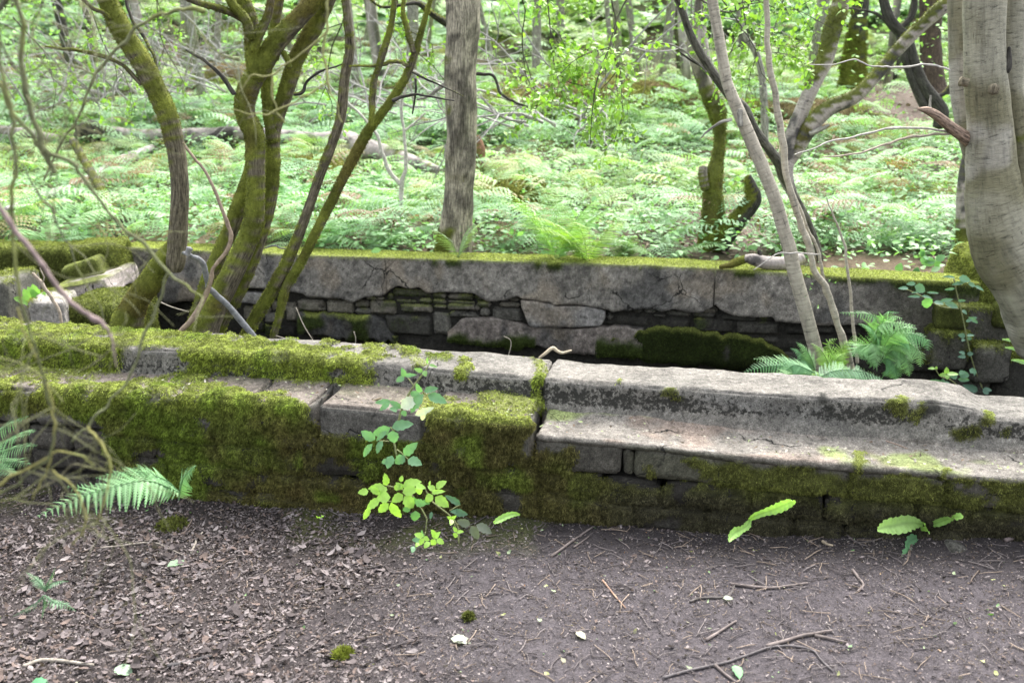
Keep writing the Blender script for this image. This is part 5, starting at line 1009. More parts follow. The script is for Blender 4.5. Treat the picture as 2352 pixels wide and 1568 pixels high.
for k, (x, y, Y, n, L, up, c, lab) in enumerate([(1053, 592, 6.1, 3, .36, 1.4, (.26, .38, .18), 'single pale upright fern in front of the foot of the scarred birch'), (1280, 600, 6.1, 7, .62, 1.2, (.24, .42, .13), 'tall fresh fern with upright fronds, right of the scarred birch'),
        (1350, 604, 6.1, 7, .62, 1.15, (.28, .44, .10), 'yellowish upright fern next to the tallest fern behind the wall'), (1430, 600, 6.5, 6, .5, .9, (.18, .30, .12), 'fern with drooping fronds over the dark hollow behind the wall'), (1520, 600, 6.5, 5, .55, .7, (.22, .38, .15), 'low spreading fern left of the mossy old tree'),
        (860, 582, 6.7, 5, .5, .8, (.20, .38, .16), 'fern behind the wall between the slim stems and the birch'), (720, 575, 6.8, 6, .55, .9, (.19, .38, .17), 'bluish fern behind the wall seen between the slim stems'), (650, 520, 8.0, 7, .7, 1.1, (.13, .36, .06), 'deep green fern clump right of the branching tree'),
        (960, 575, 6.8, 4, .4, .8, (.20, .36, .14), 'small fern close to the left side of the scarred birch'), (1180, 590, 6.6, 4, .4, .6, (.20, .36, .14), 'low fern close to the right side of the scarred birch'), (120, 560, 7.2, 6, .5, .7, (.2, .38, .15), 'fern above the mossy wall end at far left'), (250, 560, 7.2, 5, .5, .7, (.2, .38, .17), 'fern behind the gap in the far wall')]):
    fern_plant(lab, x, y, Y, n, L, 200 + k, up, c)
# ---------------------------------------------------------------- front ferns
def fern_px(name, label, fronds, cols, tm=T_PF, npin=24, grp=None, nrm=(0, -.5, .9), wr=.25, lean=.4, droop=.18):
    """fronds: (pixel points, Y or list of Y, half width px)"""
    p0, Y0 = fronds[0][0][0], np.atleast_1d(fronds[0][1])[0]; t = thing(name, label, 'fern', at(p0[0], p0[1], Y0), grp)
    for i, (pts, Y, hw) in enumerate(fronds):
        p = np.array([q[:2] for q in pts], float); Ys = np.linspace(*Y, len(p)) if np.ndim(Y) else np.full(len(p), Y); P = at(p[:, 0], p[:, 1], Ys)
        acc = Acc(); frond_arc(acc, P, hw / FP * Ys.mean() * 1.05, npin, tm, np.array(cols[i % len(cols)]), np.array(nrm) + R.normal(0, .12, 3), rs=.0018, rng=R, wr=wr, lean=lean, droop=droop); acc.mk('frond', FERN, t, smooth=False)
    return t
FG = [(.21, .38, .18), (.16, .32, .14), (.13, .28, .11)]
fern_px('fern', 'fern with a long frond arching left over leaf litter at the mossy wall foot', [
    (B1([(1500, 1110), (1250, 1010), (950, 1060), (620, 1160), (310, 1310)]), [3.3, 2.95], 88), (B1([(1500, 1110), (1400, 1010), (1200, 940), (1000, 940), (800, 985)]), [3.32, 3.2], 66), (B1([(1500, 1110), (1400, 1060), (1250, 1020), (1100, 1020), (900, 1080), (560, 1060)]), [3.3, 3.1], 72),
    (B1([(1510, 1110), (1440, 1050), (1330, 990), (1220, 900)]), [3.33, 3.25], 56), (B1([(1500, 1170), (1530, 1010), (1580, 940), (1645, 885)]), [3.25, 3.15], 40)], FG, grp='ferns at the foot of the front wall')
fern_px('fern', 'fern cut by the picture\'s left edge, growing from the front wall\'s bare stones', [
    (B1([(-120, 700), (-20, 600), (120, 520), (240, 470)]), [3.5, 3.3], 36), (B1([(-120, 720), (0, 690), (150, 620), (285, 600)]), [3.5, 3.25], 60), (B1([(-120, 750), (0, 770), (160, 730), (310, 715)]), [3.5, 3.2], 44), (B1([(-120, 780), (0, 850), (130, 850), (255, 870)]), [3.5, 3.2], 42), (B1([(-120, 800), (-20, 890), (60, 930), (140, 950)]), [3.5, 3.2], 36)], FG[1:], npin=20, grp='ferns at the foot of the front wall')
fern_px('small_fern', 'small pale fern seedling lying on the leaf litter near the lower left corner', [
    (K4([(205, 1270), (190, 1240), (160, 1210), (120, 1185)]), 2.55, 20), (K4([(205, 1270), (230, 1240), (270, 1225), (310, 1225)]), 2.55, 20), (K4([(200, 1290), (170, 1320), (120, 1350), (60, 1385)]), 2.5, 20), (K4([(205, 1290), (250, 1320), (300, 1330), (345, 1360)]), 2.5, 22), (K4([(200, 1300), (200, 1330), (195, 1360), (190, 1395)]), 2.5, 18), (K4([(205, 1260), (225, 1220), (240, 1190), (250, 1165)]), 2.55, 12)],
    [(.17, .30, .17)], npin=12, tm=T_PM, nrm=(0, -.1, 1), grp='ferns at the foot of the front wall')
# fern clump in the pit
YF = 4.45
FR = [([(1150, 1130), (1200, 980), (1320, 880), (1450, 880)], 40), ([(1150, 1130), (1230, 960), (1400, 920), (1535, 975), (1540, 1060)], 44), ([(1160, 1140), (1260, 1010), (1380, 1000), (1470, 1080), (1480, 1195)], 42), ([(1160, 1150), (1240, 1060), (1330, 1080), (1370, 1160), (1390, 1275)], 38),
      ([(1150, 1160), (1200, 1130), (1260, 1180), (1290, 1320)], 34), ([(1120, 1150), (1060, 1010), (1100, 1030), (1120, 1190)], 44), ([(1120, 1150), (1060, 1030), (960, 1030), (905, 1110)], 42), ([(1140, 1120), (1120, 950), (1050, 860), (960, 840)], 34), ([(1140, 1120), (1160, 900), (1230, 780), (1330, 790)], 36),
      ([(1130, 1110), (1120, 850), (1060, 760), (800, 742)], 24), ([(1140, 1110), (1160, 850), (1200, 740), (1300, 745)], 26), ([(1140, 1100), (1100, 920), (1180, 830), (1440, 850)], 38), ([(1080, 1180), (1080, 1100), (1020, 1090), (980, 1130)], 40)]
fern_px('fern', 'largest fern in the pit, a rounded dome of fronds right of the pale saplings', [(Q4(a), [YF, YF - .15 + .02 * (i % 5)], h * 1.3) for i, (a, h) in enumerate(FR)], [(.20, .38, .16), (.14, .31, .13), (.23, .41, .18)], npin=26, grp='ferns in the pit')
fern_px('fern', 'low fern frond arching just behind the coping in front of the fern dome', [(Q4([(560, 1330), (760, 1230), (1000, 1240), (1260, 1350)]), 4.15, 60), (Q4([(600, 1330), (840, 1280), (1100, 1300), (1230, 1350)]), 4.2, 40)], [(.22, .38, .22)], npin=26, grp='ferns in the pit')
fern_px('fern', 'feathery fern left of the foot of the pale saplings, reaching over the coping', [(Q4([(620, 1250), (500, 1200), (300, 1140), (80, 1130)]), [4.4, 4.3], 40), (Q4([(620, 1260), (400, 1200), (200, 1190), (0, 1240)]), [4.35, 4.2], 44), (Q4([(620, 1280), (480, 1250), (320, 1270), (180, 1330)]), [4.3, 4.15], 40), (Q4([(600, 1220), (520, 1130), (450, 1060), (390, 1040)]), 4.5, 30), (Q4([(600, 1240), (560, 1120), (500, 1030), (440, 990)]), 4.5, 30), (Q4([(600, 1250), (440, 1180), (360, 1220), (250, 1280)]), 4.25, 38)], [(.20, .38, .15), (.14, .31, .14)], npin=24, grp='ferns in the pit')
fern_px('fern', 'yellow-green fern tuft wrapped round the base of the pale saplings', [(Q4([(700, 1280), (600, 1260), (540, 1320)]), 4.3, 26), (Q4([(720, 1250), (700, 1150), (640, 1050), (560, 1000)]), 4.4, 30), (Q4([(740, 1250), (780, 1130), (860, 1080)]), 4.4, 34), (Q4([(740, 1260), (830, 1200), (900, 1220)]), 4.35, 34), (Q4([(720, 1240), (740, 1100), (700, 1000), (780, 960)]), 4.5, 28), (Q4([(760, 1220), (840, 1020), (930, 980)]), 4.5, 30)], [(.22, .38, .09)], npin=18, grp='ferns in the pit')

# ---------------------------------------------------------------- bramble sprays
def leaf_px(acc, x0, y0, x1, y1, wpx, Y, col, tm=T_OV, tilt=.35, rng=R):
    a = at(x0, y0, Y); b = at(x1, y1, Y - rng.uniform(0, .03)); D = (b - a)[None]; n = np.array([rng.normal(0, .25), -.85, .55 + rng.normal(0, .25)])[None]
    V, F, C = leaves(a[None], D, n, np.linalg.norm(b - a), wpx / FP * Y * 1.05, tm, np.array(col) * rng.uniform(.9, 1.1), curl=np.array([-.12])); acc.add(V, F, C)
def bramble(name, label, cat, stems, lv, Y, cols, grp=None, cf=None, stemcol=(.20, .22, .10)):
    cf = cf or (lambda q: q); s0 = cf(stems[0])[0]; t = thing(name, label, cat, at(s0[0], s0[1], Y), grp)
    for s_ in stems:
        P, r = px_path(cf(s_), Y); V, F, _ = tube(P, r, 6, 5, .05, 20); mk('stem', V, F, TWIG, np.broadcast_to(stemcol, V.shape), t)
    for q in lv:
        a, b = cf([(q[0], q[1]), (q[2], q[3])]); acc = Acc(); leaf_px(acc, *a, *b, q[4] * .2738 if cf in (B2, Q4, B4, B3) else q[4], Y - R.uniform(0, .06), cols[q[5] if len(q) > 5 else 0]); acc.mk('leaf', LEAF, t)
    return t
GB, GL, GD, GW, GR = (.13, .27, .14), (.30, .50, .10), (.07, .15, .09), (.50, .55, .45), (.11, .13, .10)
bramble('bramble', 'tall bramble shoot with torn bluish leaves growing up past the ledge', 'bramble', [[(1430, 0, 8), (1400, 70, 12), (1340, 150, 18), (1275, 240, 20), (1225, 330, 22), (1180, 440, 22), (1165, 500, 20), (1120, 600, 16), (1125, 690, 16), (1145, 800, 16)], [(1285, 210, 10), (1240, 150, 9), (1215, 135, 8)], [(1150, 750, 12), (1200, 790, 10), (1240, 830, 8)], [(1120, 600, 10), (1095, 560, 10)], [(1085, 680, 8), (1000, 675, 8)]],
    [(1210, 140, 1200, 80, 50), (1210, 140, 1145, 175, 50), (1215, 130, 1295, 122, 35), (1225, 110, 1190, 95, 40), (1365, 95, 1305, 75, 40, 1), (1375, 90, 1390, 130, 45, 1), (1420, 40, 1475, 50, 26, 1), (1405, 30, 1400, -10, 20, 1), (1355, 270, 1308, 212, 55), (1375, 262, 1478, 228, 60), (1405, 290, 1562, 345, 88), (1375, 285, 1235, 425, 120), (1260, 290, 1330, 270, 50),
     (1185, 405, 1095, 345, 55), (1100, 350, 975, 350, 50), (1090, 360, 1000, 415, 50), (1150, 420, 1100, 400, 50), (1195, 420, 1220, 470, 50), (1105, 565, 1272, 520, 95), (1095, 565, 942, 630, 85), (1060, 590, 978, 672, 45), (1110, 590, 1122, 698, 100), (968, 665, 852, 605, 85), (1030, 675, 965, 775, 65), (945, 700, 848, 812, 60),
     (1205, 795, 1300, 705, 85), (1215, 800, 1130, 870, 85), (1240, 832, 1345, 860, 90), (1110, 800, 1065, 900, 75), (1075, 840, 1018, 860, 50), (1180, 400, 1320, 310, 110, 2), (1300, 460, 1445, 400, 60, 2), (1380, 430, 1350, 510, 50, 2)], 3.12, [GB, (.20, .36, .13), GW], cf=B2)
bramble('bramble', 'low lime-green bramble clump at the foot of the wall, middle of the picture', 'bramble', [[(1400, 1330, 12), (1350, 1240, 12), (1270, 1130, 12), (1180, 1080, 10), (1060, 1050, 10)], [(1590, 1300, 10), (1450, 1190, 12), (1400, 1110, 10), (1380, 1060, 8)], [(1390, 1440, 10), (1400, 1330, 12)], [(1270, 1130, 8), (1150, 1180, 8), (1050, 1180, 8)]],
    [(1060, 1050, 1055, 968, 62), (1045, 1055, 915, 1075, 66), (1060, 1060, 1005, 1118, 62), (910, 1098, 828, 1108, 62), (1095, 1150, 975, 1150, 95), (1010, 1165, 880, 1245, 80), (920, 1230, 868, 1345, 52), (1080, 1200, 985, 1275, 75), (1100, 1190, 1168, 1342, 95), (1200, 1125, 1110, 1185, 80), (1210, 1140, 1295, 1238, 105), (1195, 1110, 1315, 1075, 90), (1195, 1060, 1330, 1005, 95), (1310, 1055, 1372, 1062, 55), (1125, 1080, 1185, 1045, 55),
     (1475, 1072, 1552, 1008, 68), (1470, 1090, 1412, 1050, 56), (1440, 1112, 1532, 1092, 44), (1452, 1130, 1382, 1180, 78), (1470, 1145, 1578, 1222, 92), (1200, 1080, 1150, 1030, 50), (1180, 1020, 1190, 970, 40), (1420, 1050, 1425, 1012, 20), (1300, 1190, 1385, 1205, 70, 1), (1265, 1235, 1195, 1260, 60, 1), (1305, 1262, 1300, 1352, 88, 1), (1240, 1170, 1330, 1190, 70, 1), (1360, 1180, 1420, 1200, 44, 1), (930, 1060, 1000, 1130, 60), (1330, 1060, 1340, 1130, 60)], 3.05, [GL, (.13, .29, .10), GD], cf=B2)
bramble('bramble', 'dark bramble with dull bronzed leaves trailing right of the lime-green clump', 'bramble', [[(1450, 1190, 8), (1590, 1300, 10), (1660, 1400, 10), (1670, 1530, 8)], [(1590, 1260, 8), (1680, 1210, 8)], [(1750, 1390, 10), (1650, 1370, 8)]], [(1682, 1212, 1572, 1140, 55), (1700, 1270, 1612, 1265, 50), (1620, 1270, 1730, 1290, 66), (1765, 1382, 1655, 1345, 75, 1), (1768, 1388, 1838, 1500, 80, 1), (1812, 1380, 1952, 1440, 85, 1), (1440, 1270, 1430, 1330, 30)], 3.0, [GD, GR], cf=B2)
bramble('seedling', 'tiny three-leaved lime seedlings between the bramble clump and the bronzed leaves', 'seedling', [[(1670, 1540, 8), (1650, 1440, 8), (1620, 1350, 8), (1600, 1310, 8)]], [(1608, 1330, 1582, 1320, 34), (1608, 1330, 1635, 1312, 30), (1608, 1335, 1605, 1368, 40), (1650, 1440, 1625, 1400, 34), (1652, 1442, 1695, 1432, 34), (1645, 1445, 1632, 1490, 48)], 2.96, [GL], cf=B2)
bramble('seedling', 'cluster of small lime bramble seedlings on the litter below the clump', 'seedling', [[(1380, 1568, 8), (1370, 1500, 8), (1390, 1440, 8)], [(1470, 1560, 8), (1475, 1500, 8)]], [(1370, 1480, 1300, 1455, 52), (1372, 1482, 1415, 1508, 40), (1368, 1490, 1340, 1550, 46), (1372, 1478, 1350, 1440, 30, 1), (1478, 1492, 1450, 1432, 52), (1480, 1500, 1546, 1535, 52), (1472, 1502, 1435, 1550, 56), (1470, 1495, 1500, 1440, 44), (1350, 1510, 1280, 1500, 50, 1), (1340, 1520, 1310, 1555, 40), (1420, 1520, 1380, 1568, 50), (1290, 1560, 1280, 1600, 46, 1)], 2.85, [GL, GB], cf=B2)
bramble('bramble', 'bramble hanging down the right end of the far wall with paired bluish leaves', 'bramble', [[(1760, 460, 14), (1790, 600, 10), (1830, 760, 10), (1870, 960, 10), (1910, 1130, 10), (1960, 1280, 9), (2000, 1380, 8)], [(1320, 530, 9), (1480, 600, 9), (1640, 690, 10), (1800, 710, 9)]],
    [(1440, 500, 1368, 498, 38), (1430, 520, 1535, 560, 78), (1480, 570, 1410, 570, 18), (1530, 575, 1645, 572, 20), (1480, 610, 1392, 600, 26), (1490, 605, 1585, 610, 30), (1530, 615, 1545, 712, 88, 1), (1590, 655, 1680, 660, 44), (1640, 650, 1755, 625, 34), (1680, 665, 1815, 690, 56), (1790, 645, 1860, 640, 22), (1380, 540, 1300, 530, 34), (1800, 450, 1905, 470, 66), (1770, 450, 1680, 430, 24), (1880, 500, 1950, 515, 40), (1930, 520, 2025, 550, 30), (1770, 540, 1690, 550, 24), (1850, 490, 1750, 500, 34), (1830, 720, 1870, 750, 30), (1880, 780, 1970, 830, 34), (1900, 800, 1950, 780, 30), (1860, 815, 1910, 800, 30),
     (1855, 940, 1808, 930, 44), (1865, 935, 1930, 925, 28), (1870, 955, 1915, 965, 30), (1850, 965, 1830, 975, 30), (1855, 1085, 1810, 1070, 30), (1870, 1090, 1928, 1085, 38), (1860, 1110, 1808, 1110, 34), (1940, 1270, 1935, 1215, 50), (1960, 1400, 1860, 1355, 60), (2000, 1385, 2085, 1390, 40), (2000, 1400, 2060, 1415, 40)], 5.3, [(.11, .22, .15), (.16, .34, .14)], cf=Q4)
bramble('bramble', 'small bramble in the dark right of the fern dome with one lime leaf', 'bramble', [[(1600, 1210, 8), (1650, 1280, 8), (1720, 1300, 9), (1800, 1360, 8)]], [(1600, 1210, 1555, 1205, 26, 1), (1605, 1215, 1620, 1195, 24, 1), (1700, 1260, 1800, 1245, 44, 1), (1695, 1255, 1705, 1205, 44, 1), (1695, 1260, 1650, 1265, 36, 1), (1700, 1265, 1710, 1298, 44, 1), (1790, 1280, 1730, 1270, 50), (1800, 1260, 1895, 1265, 66), (1790, 1300, 1900, 1310, 40), (1800, 1245, 1850, 1240, 40), (1890, 1220, 1950, 1240, 50), (1660, 1330, 1560, 1315, 44), (1670, 1325, 1740, 1345, 40), (1665, 1325, 1670, 1300, 36)], 5.0, [(.10, .21, .14), (.24, .42, .11)], cf=Q4)
def mini(label, pts, Y, col, seed, name='seedling', cat='seedling'):
    rng = np.random.default_rng(seed); t = thing(name, label, cat, at(pts[0][0], pts[0][1], Y)); acc = Acc()
    for (x, y, s) in pts:
        for k in range(rng.integers(3, 6)):
            a = rng.uniform(0, 2 * pi); leaf_px(acc, x, y, x + s * math.cos(a), y + s * math.sin(a) * .7, s * .6, Y, col, T_OVS, rng=rng)
    acc.mk('leaves', LEAF, t)
mini('small sprigs with bright leaves sprouting beside the cream sapling over the pit', Q4([(540, 440, 14), (580, 500, 14), (620, 690, 16), (520, 420, 10), (720, 470, 14), (770, 490, 12), (560, 540, 14), (510, 610, 8)]), 4.6, (.18, .34, .10), 1, 'sprig', 'sprig')
mini('leafy sprig on the dark bank at the far right edge', Q4([(2260, 600, 20), (2200, 760, 18), (2280, 800, 20), (2300, 720, 18), (2250, 850, 16)]), 5.4, (.11, .24, .14), 2, 'sprig', 'sprig')
mini('tiny seedling at the wall foot near the right edge', B4([(1930, 1210, 5), (1945, 1350, 9)]), 3.1, (.10, .24, .13), 3)
mini('tiny lime seedling on the litter left of the bramble clump', B2([(490, 1320, 12), (530, 1310, 10)]), 3.1, GL, 4)
mini('weedy leaves growing on the far wall top near its right end', [(2060, 625, 30), (2100, 635, 30), (2170, 640, 34), (2220, 610, 30), (2150, 600, 30), (2200, 580, 26), (2240, 650, 30), (2120, 590, 22)], 6.0, (.14, .30, .13), 5, 'weed', 'weed')
# broad leaf plant in the rubble, single bright dock leaf behind the wall
bramble('broad_leaf_plant', 'broad-leaved bright green plant in the rubble behind the squared block', 'plant', [[(70, 700, 5), (80, 680, 4)]], [(95, 705, 60, 660, 26), (88, 688, 72, 655, 24), (90, 700, 98, 668, 20), (70, 690, 50, 665, 20), (80, 700, 30, 680, 18)], 5.6, [(.22, .42, .10)])
bramble('dock_leaf', 'single broad upright green leaf behind the mossy wall top on the right', 'plant', [[(2085, 632, 4), (2090, 615, 4)]], [(2070, 620, 2110, 602, 24)], 6.4, [(.16, .38, .05)])
# hart's tongue ferns
def strap(label, limbs, Y, cf, col=(.25, .44, .11)):
    t = None
    for pts in limbs:
        P, r = px_path(cf(pts), Y); A = catmull(np.column_stack([P, r]), 10); P = A[:, :3]; r = A[:, 3]; n = len(P); T = unit(np.gradient(P, axis=0)); N0 = unit(np.array([[.05, -.9, .42]])); Sd = unit(np.cross(T, N0)); N2 = np.cross(Sd, T)
        if t is None: t = thing('strap_fern', label, 'fern', P[0], 'hart\'s tongue ferns on the front wall')
        s = np.linspace(-1, 1, 7); wv = 1 + .10 * np.sin(np.arange(n) * 1.1)[:, None] * np.abs(s)[None]
        V = P[:, None] + Sd[:, None] * (r[:, None] * s[None] * wv)[..., None] + N2[:, None] * ((r[:, None] * (.28 * np.abs(s) ** 1.2 + .16 * np.sin(np.arange(n) * 1.3)[:, None] * np.abs(s) ** 2 * np.sign(s))))[..., None]
        i = np.arange(n - 1)[:, None] * 7 + np.arange(6)[None]; F = np.stack([i, i + 7, i + 8, i + 1], -1).reshape(-1, 4)
        c = np.broadcast_to(col, (n, 7, 3)) * (1 - .25 * (np.abs(s) < .1))[None, :, None] * (.85 + .3 * np.linspace(0, 1, n))[:, None, None]; mk('frond', V, F, LEAF, c.reshape(-1, 3), t)
strap('long lime strap-leaf fern with one blade pointing up right and one drooping left', [[(45, 1135, 26), (90, 1105, 50), (170, 1075, 56), (250, 1050, 76), (330, 1015, 84), (400, 985, 60), (428, 975, 14)], [(50, 1140, 24), (25, 1185, 60), (-20, 1215, 54), (-70, 1240, 80), (-110, 1280, 60), (-128, 1320, 14)]], [3.12, 3.0], B4)
strap('widest lime strap-leaf fern pointing left, low on the wall at the right', [[(1500, 1175, 24), (1440, 1165, 80), (1360, 1165, 124), (1270, 1185, 130), (1190, 1195, 110), (1130, 1215, 50), (1118, 1228, 12)]], [3.1, 2.98], B4, (.29, .47, .14))
strap('short crinkled strap-leaf fern ending in a round lobe, right of the widest one', [[(1560, 1175, 20), (1610, 1165, 54), (1680, 1140, 62), (1730, 1120, 50), (1760, 1112, 24), (1800, 1112, 60), (1838, 1118, 20)], [(1500, 1165, 20), (1520, 1180, 22)], [(1480, 1210, 30), (1530, 1215, 40), (1550, 1250, 16)]], [3.12, 3.0], B4)
strap('small dull green lobed strap-leaf fern sprouting below the crinkled one', [[(1450, 1290, 40), (1400, 1310, 90), (1365, 1350, 40), (1385, 1385, 34), (1355, 1420, 76), (1325, 1460, 30)]], [3.1, 3.0], B4, (.12, .28, .13))
strap('lone lime strap-leaf fern at the wall foot right of the bronzed bramble', [[(2180, 1295, 14), (2130, 1290, 40), (2070, 1305, 52), (2010, 1335, 52), (1970, 1355, 36), (1958, 1350, 10)]], [3.1, 3.0], B2)
strap('strap-leaf fern with long pale blades entering from the right edge over the dark pit', [[(2500, 1050, 50), (2350, 970, 60), (2280, 935, 50), (2225, 910, 14)], [(2500, 1090, 40), (2350, 1030, 40), (2250, 980, 30), (2165, 965, 8)], [(2500, 1100, 40), (2350, 1070, 34), (2260, 1045, 26), (2190, 1035, 8)], [(2500, 1200, 40), (2350, 1160, 34), (2290, 1145, 24), (2240, 1140, 8)]], 4.9, Q4, (.24, .42, .16))

# ---------------------------------------------------------------- leaf litter, twigs, debris
rng = np.random.default_rng(4)
def path_pts(n, fn):
    out = np.zeros((0, 3))
    while len(out) < n:
        x = rng.uniform(-4.2, 3.0, n * 2); y = rng.uniform(1.2, 4.3, n * 2); v = x * Vd[0] + y * Vd[1]; P = np.stack([x, y, gpath(x, y)], -1); px, py = proj(P)
        k = (v < VF + .015) & (px > -800) & (px < 3000) & (py < 1950) & (rng.random(n * 2) < fn(px, py, P)); out = np.vstack([out, P[k]])
    return out[:n]
XN = 1.45   # extra pieces for the strip just outside the frame
leftw = lambda px, P: ss(px + (fbm(P, 1.5, 3, 1) - .5) * 900, 1500, 300)
cl = lambda P: .25 + ss(fbm(P, 5, 3, 7), .38, .6)
parts = []
def litter(acc, n, fn, s0, s1, cols, tilt, tm, asp=.62, lift=.004):
    n = int(n * XN); P = path_pts(n, fn); L = s0 + (s1 - s0) * rng.random(n) ** 2; D = rng.normal(0, 1, (n, 3)) * [1, 1, tilt]; Nn = np.array([0, 0, 1.]) + rng.normal(0, tilt * 1.3, (n, 3))
    ci = rng.integers(0, len(cols), n); c = np.array(cols)[ci] * rng.uniform(.6, 1.25, (n, 1)); P = P + [0, 0, 1] * (rng.random((n, 1)) * lift * 2)
    V, F, C = leaves(P - unit(D) * (L / 2)[:, None], D, Nn, L, L * rng.uniform(asp * .7, asp * 1.3, n), tm, c, curl=rng.normal(.15, .25, n)); acc.add(V, F, C)
A1 = Acc(); BR = [(.06, .05, .049), (.15, .125, .122), (.11, .092, .092), (.19, .162, .16), (.075, .063, .062), (.13, .098, .085), (.20, .175, .17)]
for tm, n in ((T_SH[0], 10000), (T_SH[1], 10000)):
    litter(A1, n, lambda px, py, P: leftw(px, P) * cl(P) * ss(py, 1120, 1250), .006, .025, BR, .22, tm)
litter(A1, 1300, lambda px, py, P: leftw(px, P) ** 2 * cl(P) * ss(py, 1150, 1300), .028, .048, BR, .14, T_SH[0], .6, .006); litter(A1, 32000, lambda px, py, P: .3 + .7 * leftw(px, P), .005, .018, BR, .35, T_SH[2])
tag(A1.mk('leaf_litter', DRY, smooth=False), 'dead brown leaf litter covering the path, thickest at lower left', 'leaf litter', kind='stuff')
A2 = Acc(); litter(A2, 75000, lambda px, py, P: cl(P), .0025, .010, [(.17, .145, .14), (.10, .087, .085), (.26, .23, .215), (.06, .05, .047), (.18, .14, .10)], .45, T_SH[2], .5, .003)
tag(A2.mk('bark_crumbs', DRY, smooth=False), 'fine crumbs of bark and leaf trodden into the path', 'debris', kind='stuff')
A3 = Acc(); litter(A3, 260, lambda px, py, P: .4 + .6 * ss(px, 500, 1400), .006, .022, [(.20, .33, .14), (.30, .38, .22), (.14, .27, .10), (.36, .38, .16), (.38, .36, .26)], .3, T_SH[0], .6, .004)
litter(A3, 60, lambda px, py, P: 1, .006, .016, [(.32, .16, .08), (.30, .20, .12)], .3, T_SH[1], .6, .004)
tag(A3.mk('fresh_leaf_bits', LEAF, smooth=False), 'scattered scraps of green and pale leaf on the path', 'leaf bits', kind='stuff')
A4 = Acc(); n = 4800; P = path_pts(n, lambda px, py, P: .35 + .65 * ss(px, 300, 1200)); az = rng.uniform(0, pi, n); Ln = .010 + .085 * rng.random(n) ** 3.2
for i in range(n):
    l = Ln[i]; s = np.linspace(-.5, .5, 4); d = np.array([math.cos(az[i]), math.sin(az[i])]); b = np.array([0, .5, -.2, 0]) * rng.normal(0, .06) * l + np.array([0, 1, 1, 0]) * rng.normal(0, .04) * l; xy = P[i, :2] + s[:, None] * l * d + b[:, None] * np.array([-d[1], d[0]])
    r = .0005 + .0006 * rng.random() + l * .009; z = gpath(xy[:, 0], xy[:, 1]) + r + .002 + rng.random() * .003; V, F, _ = tube(np.column_stack([xy, z]), np.full(4, r), 5, 1 if l < .03 else 2, .1, 80)
    A4.add(V, F, np.array([(.10, .086, .085), (.15, .13, .125), (.065, .056, .055), (.21, .165, .13)][rng.integers(0, 4)]) * rng.uniform(.7, 1.3))
tag(A4.mk('twig_litter', TWIG), 'short broken twigs strewn over the path', 'twigs', kind='stuff')
def ground_stick(label, pts, wpx, col=(.15, .125, .115)):
    p = np.array(pts, float); P = onz(p[:, 0], p[:, 1], 0.0); P = catmull(P, 4); P[:, 2] = gpath(P[:, 0], P[:, 1]); P = onz(*proj(P), np.array(P[:, 2])) ; r = wpx / 2 / FP * 3.2; P[:, 2] = gpath(P[:, 0], P[:, 1]) + r * .8 + .002
    V, F, _ = tube(P, r * np.linspace(1.2, .7, len(P)), 7, 2, .15, 40); o = mk('fallen_stick', V, F, TWIG, np.array(col) * (.7 + .6 * fbm(V, 25, 2, 3))[:, None]); tag(o, label, 'stick', 'sticks lying on the path')
G5 = crop(.2738, 1378.1, 1139.3)
xy_ = lambda f, p: [q[:2] for q in f([(a, b) for a, b in p])]
ground_stick('straight stick slanting up to the wall foot in the middle', xy_(B3, [(430, 1440), (560, 1365), (680, 1290), (770, 1230)]), 6)
ground_stick('thin straight stick crossing below the one slanting to the wall foot', xy_(B3, [(620, 1380), (690, 1340), (745, 1300)]), 4)
ground_stick('reddish thin stick left of the path middle pointing down right', xy_(G5, [(20, 705), (110, 820), (215, 935)]), 4, (.26, .17, .12))
ground_stick('grey stick with a slight bend in the middle of the right half of the path', xy_(G5, [(1100, 780), (1260, 810), (1430, 830), (1580, 820), (1735, 800)]), 6)
ground_stick('dark arched stick above the bare patch on the right half', xy_(G5, [(750, 915), (850, 890), (1030, 890), (1100, 850), (1125, 795)]), 5, (.09, .08, .075))
ground_stick('long grey stick lying low right with a forked end', xy_(G5, [(1400, 1290), (1560, 1250), (1700, 1215), (1850, 1195), (1945, 1190)]), 7)
ground_stick('stick continuing down right from the long grey one', xy_(G5, [(1800, 1215), (1920, 1245), (2065, 1285)]), 6)
ground_stick('long curved dark twig sweeping across the lower right', xy_(G5, [(530, 1510), (700, 1470), (880, 1440), (1050, 1410), (1250, 1350), (1420, 1300), (1600, 1290), (1780, 1330), (1850, 1410), (1950, 1500)]), 5, (.10, .09, .09))
ground_stick('brown stick lying diagonally below the pale leaf scrap', xy_(G5, [(890, 1220), (1000, 1165), (1140, 1090)]), 6)
ground_stick('stout stick near the bottom edge right of centre', xy_(G5, [(965, 1430), (1050, 1500), (1140, 1565)]), 6)
ground_stick('elbow-shaped stick right of the bare patch', xy_(G5, [(2110, 715), (2160, 780), (2200, 840), (2150, 890)]), 6)
ground_stick('bleached split stick forming a shallow V at the wall foot on the right', xy_(B4, [(650, 1415), (690, 1440), (735, 1455)]), 7, (.34, .28, .2))
ground_stick('thin dark twig with side shoots along the wall foot on the right', xy_(B4, [(820, 1340), (930, 1440), (1050, 1445), (1180, 1420), (1275, 1400)]), 4, (.10, .085, .08))
ground_stick('short fat stick at the right edge of the path', xy_(B4, [(2160, 1540), (2230, 1515), (2300, 1485)]), 9, (.13, .105, .1))
ground_stick('pale curved stick below the long fern frond', xy_(B1, [(830, 1450), (1000, 1435), (1200, 1415), (1310, 1420), (1400, 1460), (1520, 1510)]), 5, (.24, .21, .18))
ground_stick('forked pale stick standing up from the litter left of centre', xy_(B1, [(1590, 1500), (1630, 1420), (1640, 1380), (1690, 1330)]), 6, (.26, .23, .19))
